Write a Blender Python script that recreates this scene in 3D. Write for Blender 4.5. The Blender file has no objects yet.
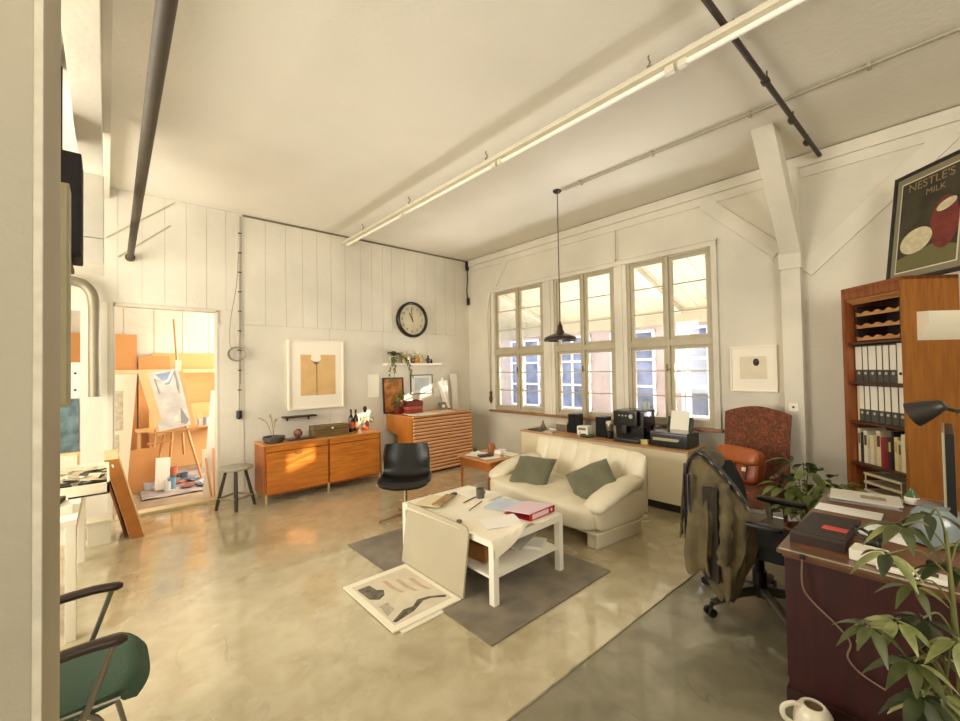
import bpy, bmesh, math, random
from mathutils import Vector, Matrix, Euler, noise
random.seed(11)
SC = bpy.context.scene
COL = SC.collection
PI = math.pi
XW, YB, ZC = 5.36, 6.30, 3.794      # window wall, back wall, ceiling (metres; camera stands at x=0, y=0)

# ---------------------------------------------------------------- materials
def lin(c):
    return tuple(((v / 255) / 12.92 if v / 255 <= .04045 else ((v / 255 + .055) / 1.055) ** 2.4) for v in c)

MATS = {}
def M(name, rgb, rough=.6, metal=0, var=0, scale=6, bump=0, bscale=60, coat=0, stretch=(1, 1, 1), rgb2=None, trans=0, sheen=0, detail=4, spec=.5):
    """plain procedural material: sRGB colour, noise variation towards rgb2 (or darker), noise bump"""
    if name in MATS: return MATS[name]
    m = bpy.data.materials.new(name); m.use_nodes = True
    nt = m.node_tree; b = nt.nodes['Principled BSDF']; L = nt.links.new
    c = lin(rgb)
    b.inputs['Base Color'].default_value = (*c, 1)
    b.inputs['Roughness'].default_value = rough
    b.inputs['Metallic'].default_value = metal
    b.inputs['Coat Weight'].default_value = coat
    b.inputs['Specular IOR Level'].default_value = spec
    if trans: b.inputs['Transmission Weight'].default_value = trans
    if sheen: b.inputs['Sheen Weight'].default_value = sheen
    if var or bump:
        tc = nt.nodes.new('ShaderNodeTexCoord'); mp = nt.nodes.new('ShaderNodeMapping')
        mp.inputs['Scale'].default_value = stretch
        L(tc.outputs['Object'], mp.inputs['Vector'])
    if var:
        n = nt.nodes.new('ShaderNodeTexNoise'); n.inputs['Scale'].default_value = scale; n.inputs['Detail'].default_value = detail
        L(mp.outputs['Vector'], n.inputs['Vector'])
        r = nt.nodes.new('ShaderNodeValToRGB')
        c2 = lin(rgb2) if rgb2 else tuple(v * (1 - var) for v in c)
        r.color_ramp.elements[0].position = .35; r.color_ramp.elements[1].position = .65
        r.color_ramp.elements[0].color = (*c2, 1); r.color_ramp.elements[1].color = (*c, 1)
        L(n.outputs['Fac'], r.inputs['Fac']); L(r.outputs['Color'], b.inputs['Base Color'])
    if bump:
        n2 = nt.nodes.new('ShaderNodeTexNoise'); n2.inputs['Scale'].default_value = bscale; n2.inputs['Detail'].default_value = 3
        L(mp.outputs['Vector'], n2.inputs['Vector'])
        bp = nt.nodes.new('ShaderNodeBump'); bp.inputs['Strength'].default_value = bump; bp.inputs['Distance'].default_value = .01
        L(n2.outputs['Fac'], bp.inputs['Height']); L(bp.outputs['Normal'], b.inputs['Normal'])
    MATS[name] = m
    return m

def wood(name, rgb, rgb2, axis=0, rough=.4, coat=.0, scale=3.0, spec=.5):
    s = [16, 16, 16]; s[axis] = 1.3
    return M(name, rgb, rough=rough, var=.4, rgb2=rgb2, scale=scale, stretch=tuple(s), coat=coat, detail=6, spec=spec)

def nodes_of(name):
    m = bpy.data.materials.new(name); m.use_nodes = True
    nt = m.node_tree
    return m, nt, nt.nodes['Principled BSDF'], nt.links.new

def ramp(nt, stops):
    r = nt.nodes.new('ShaderNodeValToRGB'); e = r.color_ramp.elements
    while len(e) > 1: e.remove(e[-1])
    e[0].position = stops[0][0]; e[0].color = (*lin(stops[0][1]), 1)
    for p, c in stops[1:]:
        k = e.new(p); k.color = (*lin(c), 1)
    return r

def glass_mat(name, tint=(1, 1, 1), gloss=.08, rough=.02):
    m = bpy.data.materials.new(name); m.use_nodes = True; nt = m.node_tree
    nt.nodes.remove(nt.nodes['Principled BSDF'])
    o = nt.nodes['Material Output']; t = nt.nodes.new('ShaderNodeBsdfTransparent'); g = nt.nodes.new('ShaderNodeBsdfGlossy')
    mx = nt.nodes.new('ShaderNodeMixShader')
    t.inputs['Color'].default_value = (*tint, 1); g.inputs['Roughness'].default_value = rough
    lw = nt.nodes.new('ShaderNodeLayerWeight'); lw.inputs['Blend'].default_value = .25
    ma = nt.nodes.new('ShaderNodeMath'); ma.operation = 'MULTIPLY_ADD'; ma.inputs[1].default_value = .5; ma.inputs[2].default_value = gloss
    nt.links.new(lw.outputs['Fresnel'], ma.inputs[0]); nt.links.new(ma.outputs[0], mx.inputs['Fac'])
    nt.links.new(t.outputs[0], mx.inputs[1]); nt.links.new(g.outputs[0], mx.inputs[2]); nt.links.new(mx.outputs[0], o.inputs['Surface'])
    MATS[name] = m
    return m

# ---------------------------------------------------------------- mesh builder
def rotm(rx=0, ry=0, rz=0):
    return Euler((math.radians(rx), math.radians(ry), math.radians(rz))).to_matrix()

class B:
    def __init__(s): s.bm = bmesh.new(); s.wn = False
    def face(s, pts):
        return s.bm.faces.new([s.bm.verts.new(p) for p in pts])
    def box(s, c, d, r=None, bev=0, seg=2):
        """box centred at c with full size d, optional rotation matrix r and bevel width"""
        vs = []
        for x in (-.5, .5):
            for y in (-.5, .5):
                for z in (-.5, .5):
                    v = Vector((x * d[0], y * d[1], z * d[2]))
                    if r is not None: v = r @ v
                    vs.append(s.bm.verts.new(v + Vector(c)))
        fs = [s.bm.faces.new([vs[i] for i in q]) for q in ((0, 1, 3, 2), (4, 6, 7, 5), (0, 4, 5, 1), (2, 3, 7, 6), (0, 2, 6, 4), (1, 5, 7, 3))]
        if bev:
            s.wn = True
            ed = list({e for f in fs for e in f.edges})
            bmesh.ops.bevel(s.bm, geom=ed, offset=bev, segments=seg, profile=.6, affect='EDGES', clamp_overlap=True)
        return s
    def b2(s, x0, x1, y0, y1, z0, z1, bev=0):
        return s.box(((x0 + x1) / 2, (y0 + y1) / 2, (z0 + z1) / 2), (abs(x1 - x0), abs(y1 - y0), abs(z1 - z0)), bev=bev)
    def ring(s, c, t, n, r, up=None, sx=1, sy=1):
        t = Vector(t).normalized()
        a = Vector((0, 0, 1)) if abs(t.z) < .95 else Vector((1, 0, 0))
        if up is not None: a = Vector(up)
        u = t.cross(a).normalized(); v = u.cross(t).normalized()
        return [s.bm.verts.new(Vector(c) + u * (r * sx * math.cos(2 * PI * k / n)) + v * (r * sy * math.sin(2 * PI * k / n))) for k in range(n)]
    def skin(s, rings, closed=False, caps=True):
        n = len(rings[0]); m = len(rings)
        for i in range(m if closed else m - 1):
            a, b = rings[i], rings[(i + 1) % m]
            for k in range(n):
                try: s.bm.faces.new((a[k], a[(k + 1) % n], b[(k + 1) % n], b[k]))
                except ValueError: pass
        if caps and not closed:
            s.bm.faces.new(rings[0][::-1]); s.bm.faces.new(rings[-1])
        return s
    def cyl(s, p0, p1, r0, r1=None, n=16):
        r1 = r0 if r1 is None else r1
        t = Vector(p1) - Vector(p0)
        return s.skin([s.ring(p0, t, n, r0), s.ring(p1, t, n, r1)])
    def tube(s, pts, r, n=8, closed=False, sx=1, sy=1):
        pts = [Vector(p) for p in pts]; m = len(pts); rings = []
        for i, p in enumerate(pts):
            a = pts[i - 1] if (i or closed) else p
            b = pts[(i + 1) % m] if (i < m - 1 or closed) else p
            t = b - a
            if t.length < 1e-6: t = Vector((0, 0, 1))
            rr = r[i] if isinstance(r, (list, tuple)) else r
            up = None
            rings.append(s.ring(p, t, n, rr, up, sx, sy))
        # untwist: align each ring to its predecessor
        for i in range(1, m):
            A, Bv = rings[i - 1], rings[i]
            best = min(range(n), key=lambda o: sum((A[k].co - Bv[(k + o) % n].co).length_squared for k in range(n)))
            rings[i] = [Bv[(k + best) % n] for k in range(n)]
        return s.skin(rings, closed)
    def lathe(s, prof, c=(0, 0, 0), n=28, r=None):
        """profile [(radius, z)] turned about z"""
        rings = []
        for rad, z in prof:
            ring = []
            for k in range(n):
                v = Vector((rad * math.cos(2 * PI * k / n), rad * math.sin(2 * PI * k / n), z))
                if r is not None: v = r @ v
                ring.append(s.bm.verts.new(v + Vector(c)))
            rings.append(ring)
        return s.skin(rings)
    def prism(s, poly, h, mat=None):
        """2-D polygon in xy extruded by h along z, then moved by mat"""
        mat = mat or Matrix.Identity(4)
        lo = [s.bm.verts.new(mat @ Vector((x, y, 0))) for x, y in poly]; hi = [s.bm.verts.new(mat @ Vector((x, y, h))) for x, y in poly]
        n = len(poly)
        for k in range(n): s.bm.faces.new((lo[k], lo[(k + 1) % n], hi[(k + 1) % n], hi[k]))
        s.bm.faces.new(lo[::-1]); s.bm.faces.new(hi)
        return s
    def grid(s, fn, nu, nv, thick=0):
        """surface fn(u,v), u,v in 0..1; thick > 0 makes a closed sheet (offset along fn's normal)"""
        P = [[Vector(fn(i / nu, j / nv)) for j in range(nv + 1)] for i in range(nu + 1)]
        top = [[s.bm.verts.new(p) for p in row] for row in P]
        for i in range(nu):
            for j in range(nv):
                s.bm.faces.new((top[i][j], top[i + 1][j], top[i + 1][j + 1], top[i][j + 1]))
        if thick:
            bot = []
            for i in range(nu + 1):
                row = []
                for j in range(nv + 1):
                    du = P[min(i + 1, nu)][j] - P[max(i - 1, 0)][j]; dv = P[i][min(j + 1, nv)] - P[i][max(j - 1, 0)]
                    nn = du.cross(dv)
                    nn = nn.normalized() if nn.length > 1e-9 else Vector((0, 0, 1))
                    row.append(s.bm.verts.new(P[i][j] - nn * thick))
                bot.append(row)
            for i in range(nu):
                for j in range(nv):
                    s.bm.faces.new((bot[i][j], bot[i][j + 1], bot[i + 1][j + 1], bot[i + 1][j]))
            for i in range(nu):
                s.bm.faces.new((top[i + 1][0], top[i][0], bot[i][0], bot[i + 1][0])); s.bm.faces.new((top[i][nv], top[i + 1][nv], bot[i + 1][nv], bot[i][nv]))
            for j in range(nv):
                s.bm.faces.new((top[0][j], top[0][j + 1], bot[0][j + 1], bot[0][j])); s.bm.faces.new((top[nu][j + 1], top[nu][j], bot[nu][j], bot[nu][j + 1]))
        return s
    def ell(s, c, d, e=1.0, r=None, nu=20, nv=12, fn=None):
        """super-ellipsoid of full size d; e<1 squarer"""
        sg = lambda v, p: math.copysign(abs(v) ** p, v)
        rings = []
        for j in range(1, nv):
            ph = -PI / 2 + PI * j / nv; ring = []
            for k in range(nu):
                th = 2 * PI * k / nu
                v = Vector((d[0] / 2 * sg(math.cos(ph), e) * sg(math.cos(th), e), d[1] / 2 * sg(math.cos(ph), e) * sg(math.sin(th), e), d[2] / 2 * sg(math.sin(ph), e)))
                if fn: v = Vector(fn(v))
                if r is not None: v = r @ v
                ring.append(s.bm.verts.new(v + Vector(c)))
            rings.append(ring)
        return s.skin(rings)

def mesh_of(name, b, sharp=40):
    bm = b.bm
    bmesh.ops.recalc_face_normals(bm, faces=bm.faces)
    for f in bm.faces: f.smooth = True
    for e in bm.edges:
        if len(e.link_faces) == 2 and e.calc_face_angle(0) > math.radians(sharp): e.smooth = False
    me = bpy.data.meshes.new(name); bm.to_mesh(me); bm.free()
    return me

def link(name, b, mat, parent=None, sharp=40):
    o = bpy.data.objects.new(name, mesh_of(name, b, sharp)); COL.objects.link(o)
    if b.wn: o.modifiers.new('weighted_normals', 'WEIGHTED_NORMAL').keep_sharp = True
    if mat: o.data.materials.append(mat)
    if parent: o.parent = parent
    return o

def props(o, label, cat, group=None, kind=None):
    if label: o['label'] = label
    if cat: o['category'] = cat
    if group: o['group'] = group
    if kind: o['kind'] = kind
    return o

def T(name, label, cat, loc=(0, 0, 0), rz=0, group=None):
    o = bpy.data.objects.new(name, None); COL.objects.link(o); o.empty_display_size = .1
    o.location = loc; o.rotation_euler = (0, 0, math.radians(rz))
    return props(o, label, cat, group)

def P(name, b, mat, parent, label=None, sharp=40):
    o = link(name, b, mat, parent, sharp)
    if label: o['label'] = label
    return o

def PS(name, b, mat, parent, label=None, sharp=40):
    """like P, but every connected piece becomes a part of its own"""
    bm = b.bm; bm.verts.ensure_lookup_table(); seen = set(); out = []
    for v0 in list(bm.verts):
        if v0 in seen: continue
        st = [v0]; seen.add(v0); comp = []
        while st:
            v = st.pop(); comp.append(v)
            for e in v.link_edges:
                w = e.other_vert(v)
                if w not in seen: seen.add(w); st.append(w)
        nb = B(); nb.wn = b.wn; mp = {v: nb.bm.verts.new(v.co) for v in comp}
        for f in {f for v in comp for f in v.link_faces}: nb.bm.faces.new([mp[v] for v in f.verts])
        out.append(P(name, nb, mat, parent, label, sharp))
    bm.free()
    return out

def O(name, b, mat, label, cat, loc=(0, 0, 0), rz=0, group=None, kind=None, sharp=40):
    o = link(name, b, mat, None, sharp); o.location = loc; o.rotation_euler = (0, 0, math.radians(rz))
    return props(o, label, cat, group, kind)

def S(name, b, mat, parent=None, label=None):
    o = link(name, b, mat, parent)
    if not parent:
        o['kind'] = 'structure'
        o['label'] = label or name.replace('_', ' '); o['category'] = name.split('_')[0]
    return o

def copy_thing(src, loc, rz, label, group=None):
    r = src.copy(); COL.objects.link(r); r.location = loc; r.rotation_euler = (0, 0, math.radians(rz)); r['label'] = label
    if group: r['group'] = group
    for ch in list(src.children):
        c = ch.copy(); COL.objects.link(c); c.parent = r
        for g in list(ch.children):
            d = g.copy(); COL.objects.link(d); d.parent = c
    return r

def text_mesh(body, size, mat, parent, name, matrix, extrude=.0008):
    cu = bpy.data.curves.new('letters', 'FONT'); cu.body = body; cu.size = size; cu.extrude = extrude; cu.align_x = 'CENTER'; cu.align_y = 'CENTER'
    tmp = bpy.data.objects.new('letters', cu); COL.objects.link(tmp)
    dg = bpy.context.evaluated_depsgraph_get(); me = bpy.data.meshes.new_from_object(tmp.evaluated_get(dg))
    bpy.data.objects.remove(tmp); bpy.data.curves.remove(cu)
    o = bpy.data.objects.new(name, me); COL.objects.link(o); me.materials.clear(); me.materials.append(mat)
    o.parent = parent; o.matrix_local = matrix
    return o

def arc(c, r, a0, a1, n, z=0):
    return [(c[0] + r * math.cos(math.radians(a0 + (a1 - a0) * k / n)), c[1] + r * math.sin(math.radians(a0 + (a1 - a0) * k / n)), z) for k in range(n + 1)]

def smooth_path(pts, n=6):
    """Catmull-Rom through pts"""
    pts = [Vector(p) for p in pts]; out = []
    for i in range(len(pts) - 1):
        p0 = pts[max(i - 1, 0)]; p1 = pts[i]; p2 = pts[i + 1]; p3 = pts[min(i + 2, len(pts) - 1)]
        for k in range(n):
            t = k / n
            out.append(.5 * ((2 * p1) + (p2 - p0) * t + (2 * p0 - 5 * p1 + 4 * p2 - p3) * t * t + (3 * p1 - p0 - 3 * p2 + p3) * t ** 3))
    out.append(pts[-1])
    return out

def leaf(b, base, d, up, length, width, droop=.3, nseg=6, fold=.15):
    """one leaf: a curved, folded blade"""
    d = Vector(d).normalized(); side = d.cross(Vector(up)).normalized(); nrm = side.cross(d).normalized()
    rows = []
    for k in range(nseg + 1):
        t = k / nseg
        w = width * .5 * (math.sin(PI * min(t ** .8, 1)) * .97 + .03) if k < nseg else .002
        c = Vector(base) + d * (length * t) - Vector((0, 0, 1)) * (droop * length * t * t) + nrm * .0
        rows.append([b.bm.verts.new(c - side * w + nrm * (fold * w)), b.bm.verts.new(c), b.bm.verts.new(c + side * w + nrm * (fold * w))])
    for k in range(nseg):
        for q in (0, 1):
            b.bm.faces.new((rows[k][q], rows[k][q + 1], rows[k + 1][q + 1], rows[k + 1][q]))
# ---------------------------------------------------------------- shared materials
def wall_material(name, rgb, brick=False, groove=0, dirt=.10):
    m, nt, b, L = nodes_of(name)
    tc = nt.nodes.new('ShaderNodeTexCoord')
    n = nt.nodes.new('ShaderNodeTexNoise'); n.inputs['Scale'].default_value = .9; n.inputs['Detail'].default_value = 5
    L(tc.outputs['Object'], n.inputs['Vector'])
    r = ramp(nt, [(.3, tuple(int(v * (1 - dirt)) for v in rgb)), (.65, rgb)])
    L(n.outputs['Fac'], r.inputs['Fac']); L(r.outputs['Color'], b.inputs['Base Color'])
    b.inputs['Roughness'].default_value = .62; b.inputs['Specular IOR Level'].default_value = .3
    h = nt.nodes.new('ShaderNodeTexNoise'); h.inputs['Scale'].default_value = 26; h.inputs['Detail'].default_value = 4
    L(tc.outputs['Object'], h.inputs['Vector'])
    bp = nt.nodes.new('ShaderNodeBump'); bp.inputs['Strength'].default_value = .25; bp.inputs['Distance'].default_value = .012
    L(h.outputs['Fac'], bp.inputs['Height']); last = bp
    if brick:
        mp = nt.nodes.new('ShaderNodeMapping'); mp.inputs['Rotation'].default_value = (math.radians(90), 0, math.radians(90))
        sp = nt.nodes.new('ShaderNodeSeparateXYZ'); cb = nt.nodes.new('ShaderNodeCombineXYZ')
        L(tc.outputs['Object'], sp.inputs[0]); L(sp.outputs['Y'], cb.inputs['X']); L(sp.outputs['Z'], cb.inputs['Y'])
        k = nt.nodes.new('ShaderNodeTexBrick'); k.inputs['Scale'].default_value = 1; k.inputs['Brick Width'].default_value = .26; k.inputs['Row Height'].default_value = .078
        k.inputs['Mortar Size'].default_value = .008; k.inputs['Color1'].default_value = (1, 1, 1, 1); k.inputs['Color2'].default_value = (.92, .92, .92, 1); k.inputs['Mortar'].default_value = (0, 0, 0, 1)
        k.inputs['Mortar Smooth'].default_value = .6
        L(cb.outputs[0], k.inputs['Vector'])
        b2 = nt.nodes.new('ShaderNodeBump'); b2.inputs['Strength'].default_value = .12; b2.inputs['Distance'].default_value = .006
        L(k.outputs['Color'], b2.inputs['Height']); L(bp.outputs['Normal'], b2.inputs['Normal']); last = b2
    L(last.outputs['Normal'], b.inputs['Normal'])
    return m

WALL = wall_material('white_painted_boards', (226, 219, 202))
WALLW = wall_material('white_painted_plaster', (223, 216, 198))
BRICK = wall_material('white_painted_brick', (221, 214, 196), brick=True)
CEIL = wall_material('ceiling_paint', (230, 224, 209), dirt=.04)
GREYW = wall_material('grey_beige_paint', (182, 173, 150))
TIMBER = wall_material('white_painted_timber', (227, 220, 202), dirt=.12)

def floor_material(name, base, mid, dark, rough, coat, stain):
    m, nt, b, L = nodes_of(name)
    tc = nt.nodes.new('ShaderNodeTexCoord')
    n = nt.nodes.new('ShaderNodeTexNoise'); n.inputs['Scale'].default_value = .8; n.inputs['Detail'].default_value = 7; n.inputs['Roughness'].default_value = .62
    L(tc.outputs['Object'], n.inputs['Vector'])
    r = ramp(nt, [(.22, dark), (.46, mid), (.66, base)])
    L(n.outputs['Fac'], r.inputs['Fac'])
    n2 = nt.nodes.new('ShaderNodeTexNoise'); n2.inputs['Scale'].default_value = 5.5; n2.inputs['Detail'].default_value = 8; n2.inputs['Distortion'].default_value = .6
    L(tc.outputs['Object'], n2.inputs['Vector'])
    r2 = ramp(nt, [(.22, stain), (.60, (255, 255, 255))])
    L(n2.outputs['Fac'], r2.inputs['Fac'])
    mx = nt.nodes.new('ShaderNodeMix'); mx.data_type = 'RGBA'; mx.blend_type = 'MULTIPLY'; mx.inputs['Factor'].default_value = .55
    L(r.outputs['Color'], mx.inputs[6]); L(r2.outputs['Color'], mx.inputs[7]); 
    # hairline cracks and scuffs
    n5 = nt.nodes.new('ShaderNodeTexNoise'); n5.inputs['Scale'].default_value = 1.5; n5.inputs['Detail'].default_value = 7; n5.inputs['Distortion'].default_value = .8
    L(tc.outputs['Object'], n5.inputs['Vector'])
    sb = nt.nodes.new('ShaderNodeMath'); sb.operation = 'SUBTRACT'; sb.inputs[1].default_value = .5; L(n5.outputs['Fac'], sb.inputs[0])
    ab = nt.nodes.new('ShaderNodeMath'); ab.operation = 'ABSOLUTE'; L(sb.outputs[0], ab.inputs[0])
    ln = nt.nodes.new('ShaderNodeMapRange'); ln.inputs['From Max'].default_value = .010; ln.inputs['To Min'].default_value = 1; ln.inputs['To Max'].default_value = 0; L(ab.outputs[0], ln.inputs['Value'])
    n6 = nt.nodes.new('ShaderNodeTexNoise'); n6.inputs['Scale'].default_value = 1.9; L(tc.outputs['Object'], n6.inputs['Vector'])
    mk = nt.nodes.new('ShaderNodeMapRange'); mk.inputs['From Min'].default_value = .50; mk.inputs['From Max'].default_value = .62; mk.inputs['To Max'].default_value = .55; L(n6.outputs['Fac'], mk.inputs['Value'])
    ml = nt.nodes.new('ShaderNodeMath'); ml.operation = 'MULTIPLY'; L(ln.outputs[0], ml.inputs[0]); L(mk.outputs[0], ml.inputs[1])
    mc = nt.nodes.new('ShaderNodeMix'); mc.data_type = 'RGBA'; mc.inputs[7].default_value = (*[v * .45 for v in lin(mid)], 1); L(ml.outputs[0], mc.inputs['Factor']); L(mx.outputs[2], mc.inputs[6])
    L(mc.outputs[2], b.inputs['Base Color'])
    n3 = nt.nodes.new('ShaderNodeTexNoise'); n3.inputs['Scale'].default_value = 2.2; n3.inputs['Detail'].default_value = 6
    L(tc.outputs['Object'], n3.inputs['Vector'])
    mr = nt.nodes.new('ShaderNodeMapRange'); mr.inputs['To Min'].default_value = rough * .7; mr.inputs['To Max'].default_value = rough * 1.5
    L(n3.outputs['Fac'], mr.inputs['Value']); L(mr.outputs['Result'], b.inputs['Roughness'])
    b.inputs['Coat Weight'].default_value = coat; b.inputs['Coat Roughness'].default_value = .05; b.inputs['Coat IOR'].default_value = 1.75
    n4 = nt.nodes.new('ShaderNodeTexNoise'); n4.inputs['Scale'].default_value = 4; n4.inputs['Detail'].default_value = 3
    L(tc.outputs['Object'], n4.inputs['Vector'])
    bp = nt.nodes.new('ShaderNodeBump'); bp.inputs['Strength'].default_value = .06; bp.inputs['Distance'].default_value = .01
    L(n4.outputs['Fac'], bp.inputs['Height']); L(bp.outputs['Normal'], b.inputs['Normal']); L(bp.outputs['Normal'], b.inputs['Coat Normal'])
    return m

FLOOR = floor_material('varnished_screed', (204, 193, 162), (190, 178, 146), (160, 146, 112), .24, .9, (190, 176, 142))
FLOORD = floor_material('bare_dark_concrete', (160, 153, 130), (132, 126, 104), (98, 92, 74), .34, .35, (170, 165, 145))
FLOORE = floor_material('studio_boards', (188, 168, 140), (160, 140, 116), (120, 104, 88), .5, 0, (160, 140, 140))

# ---------------------------------------------------------------- floors and ceiling
SY0, SY1 = 1.507, 1.312      # the seam runs slightly askew
b = B(); b.prism([(-2.4, SY0), (XW, SY1), (XW, YB + .2), (-2.4, YB + .2)], .2, Matrix.Translation((0, 0, -.2))); S('floor', b, FLOOR, label='cream varnished screed floor of the studio')
b = B(); b.prism([(-2.4, -3.4), (XW, -3.4), (XW, SY1), (-2.4, SY0)], .196, Matrix.Translation((0, 0, -.2))); S('floor_concrete', b, FLOORD, label='darker bare concrete floor beyond the seam')
b = B(); b.b2(-2.4, 3.4, YB + .2, 9.9, -.2, -.0); S('floor_workroom', b, FLOORE, label='paint spotted floor of the workroom beyond the doorway')
# ragged varnish edge along the seam
b = B()
pts = []
for k in range(0, 81):
    x = 1.0 + k * .055
    pts.append((x, SY0 + (SY1 - SY0) * (x + 2.4) / (XW + 2.4) - .003 + random.uniform(-.004, .003), .0))
b.tube([(x, y, -.001) for x, y, z in pts], .0045, n=6)
S('trim_1', b, M('seam_edge', (150, 140, 110), .8), label='ragged dark seam between the two floors')
b = B(); b.b2(-2.4, XW + .2, -3.4, 9.9, ZC, ZC + .2); S('ceiling', b, CEIL, label='white painted ceiling')

# ---------------------------------------------------------------- back wall with boards, doorway and a second opening
DX0, DX1, DZ = .058, 1.082, 2.462
b = B()
b.b2(DX1, XW, YB, YB + .12, 0, ZC)
b.b2(DX0, DX1, YB, YB + .12, DZ, ZC)
b.b2(-.21, DX0, YB, YB + .12, 0, ZC)
b.b2(-1.5, -.21, YB, YB + .12, 2.36, ZC)
b.b2(-2.4, -1.5, YB, YB + .12, 0, ZC)
# board faces (upper tier of vertical boards, lower tier of wide panels) as shallow raised boards with grooves between
seams = [1.372, 1.653, 1.925, 2.157, 2.37, 2.586, 2.812, 3.075, 3.27, 3.473, 3.646, 3.905, 4.155, 4.328, 4.56, 4.8, 5.03, 5.25, XW]
for i in range(len(seams) - 1):
    b.b2(seams[i] + .0016, seams[i + 1] - .0016, YB - .016, YB + .01, 2.300, ZC - .002, bev=.0012)
for i in range(-1, 6):
    x0 = .10 + i * .215
    b.b2(max(x0 + .0014, -.2), x0 + .2136, YB - .014, YB + .01, DZ + .02, ZC - .002, bev=.0012)
low = [DX1 + .0, 1.30, 1.372, 2.55, 3.46, 4.36, XW]
for i in range(len(low) - 1):
    b.b2(low[i] + .0012, low[i + 1] - .0012, YB - .016, YB + .01, 0, 2.2975, bev=.001)
S('wall_back', b, WALL, label='white boarded back wall')
b = B(); b.b2(1.36, 1.44, YB - .02, YB + .0, 0, .03)
# slim batten at the cable and ceiling trim
b.b2(1.30, 1.37, YB - .026, YB, 0, ZC - .002); S('trim_2', b, WALL, label='flat white batten on the back wall')
b = B(); b.b2(1.37, XW, YB - .022, YB - .004, ZC - .03, ZC - .004); S('trim_3', b, M('dark_gap', (120, 110, 90), .9), label='dark joint under the ceiling of the back wall')
# old diagonal timbers above the doorway
b = B()
for (x0, z0, x1, z1) in ((0.634, 3.766, 0.0, 3.205), (.584, 3.469, .102, 3.006)):
    d = Vector((x1 - x0, 0, z1 - z0)); a = math.atan2(-d.z, d.x)
    b.box(((x0 + x1) / 2, YB - .017, (z0 + z1) / 2), (d.length, .018, .012), r=Euler((0, a, 0)).to_matrix())
S('trim_4', b, M('timber_joint', (176, 166, 142), .8), label='diagonal timber joints above the doorway')
# door lining
b = B()
b.b2(DX0 - .0, DX0 + .018, YB - .02, YB + .14, 0, DZ); b.b2(DX1 - .018, DX1, YB - .02, YB + .14, 0, DZ); b.b2(DX0, DX1, YB - .02, YB + .14, DZ - .018, DZ + .0)
b.b2(DX0 - .05, DX0, YB - .03, YB, 0, DZ + .02, bev=.003)
S('door_1', b, TIMBER, label='white lining of the open doorway to the workroom')
b = B(); b.b2(DX0, DX1, YB - .02, YB + .16, 0, .035, bev=.006)
S('trim_5', b, M('threshold', (214, 196, 156), .6), label='pale threshold of the doorway')

# ---------------------------------------------------------------- window wall
WY0, WY1, WZ0, WZ1 = 1.757, 5.585, .886, 3.10
b = B()
TH = .14
b.b2(XW, XW + TH, WY1, YB + .2, 0, ZC); b.b2(XW, XW + TH, 1.1, WY0, 0, ZC)
b.b2(XW, XW + TH, WY0, WY1, 0, WZ0); b.b2(XW, XW + TH, WY0, WY1, WZ1, ZC)
S('wall_window', b, WALLW, label='white plastered window wall')
b = B(); b.b2(XW, XW + TH, -3.4, 1.1, 0, ZC); S('wall_window_right', b, BRICK, label='white painted brick wall right of the timber post')
# timber frame of the wall: plate, post, braces, knee bracket
b = B(); b.b2(XW - .045, XW + .01, -3.4, YB - .02, 3.665, ZC - .012, bev=.006)
b.b2(XW - .018, XW + .01, -3.4, YB - .02, 3.565, 3.665, bev=.004)
S('trim_6', b, TIMBER, label='long white timber plate under the ceiling of the window wall')
b = B(); b.b2(XW - .02, XW - .002, -3.4, YB - .02, ZC - .016, ZC - .004); S('trim_7', b, MATS.get('dark_gap') or M('dark_gap', (120, 110, 90), .9), label='dark joint under the ceiling of the window wall')
PX = XW - .12
b = B(); b.b2(PX, XW, .945, 1.112, 0, 3.665, bev=.008); b.b2(PX - .012, XW, .935, 1.125, 2.62, 2.95, bev=.006)
for (yy, zz) in ((1.03, 2.42), (1.03, 2.06), (1.03, 1.74)):
    b.cyl((PX - .006, yy, zz), (PX + .01, yy, zz), .013, n=10)
S('trim_8', b, TIMBER, label='white timber post with bolt heads on the window wall')
b = B()   # knee bracket from post to ceiling
p0 = Vector((PX + .03, 1.02, 2.86)); p1 = Vector((4.50, 1.04, ZC + .02)); d = p1 - p0
rot = d.to_track_quat('X', 'Z').to_matrix()
b.box((p0 + p1) / 2, (d.length + .12, .175, .17), r=rot, bev=.008)
S('trim_9', b, TIMBER, label='white sloping knee bracket from the post to the ceiling')
b = B()
for (y0, z0, y1, z1, w) in ((1.877, 3.60, 1.136, 2.84, .15), (-.10, 3.60, .93, 2.60, .17), (5.215, 3.60, 5.70, 2.95, .13)):
    d = Vector((0, y1 - y0, z1 - z0)); a = math.atan2(d.z, d.y)
    b.box((XW - .006, (y0 + y1) / 2, (z0 + z1) / 2), (.028, d.length, w), r=Euler((a, 0, 0)).to_matrix(), bev=.004)
S('trim_10', b, TIMBER, label='flat diagonal white braces of the timber frame')
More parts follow.
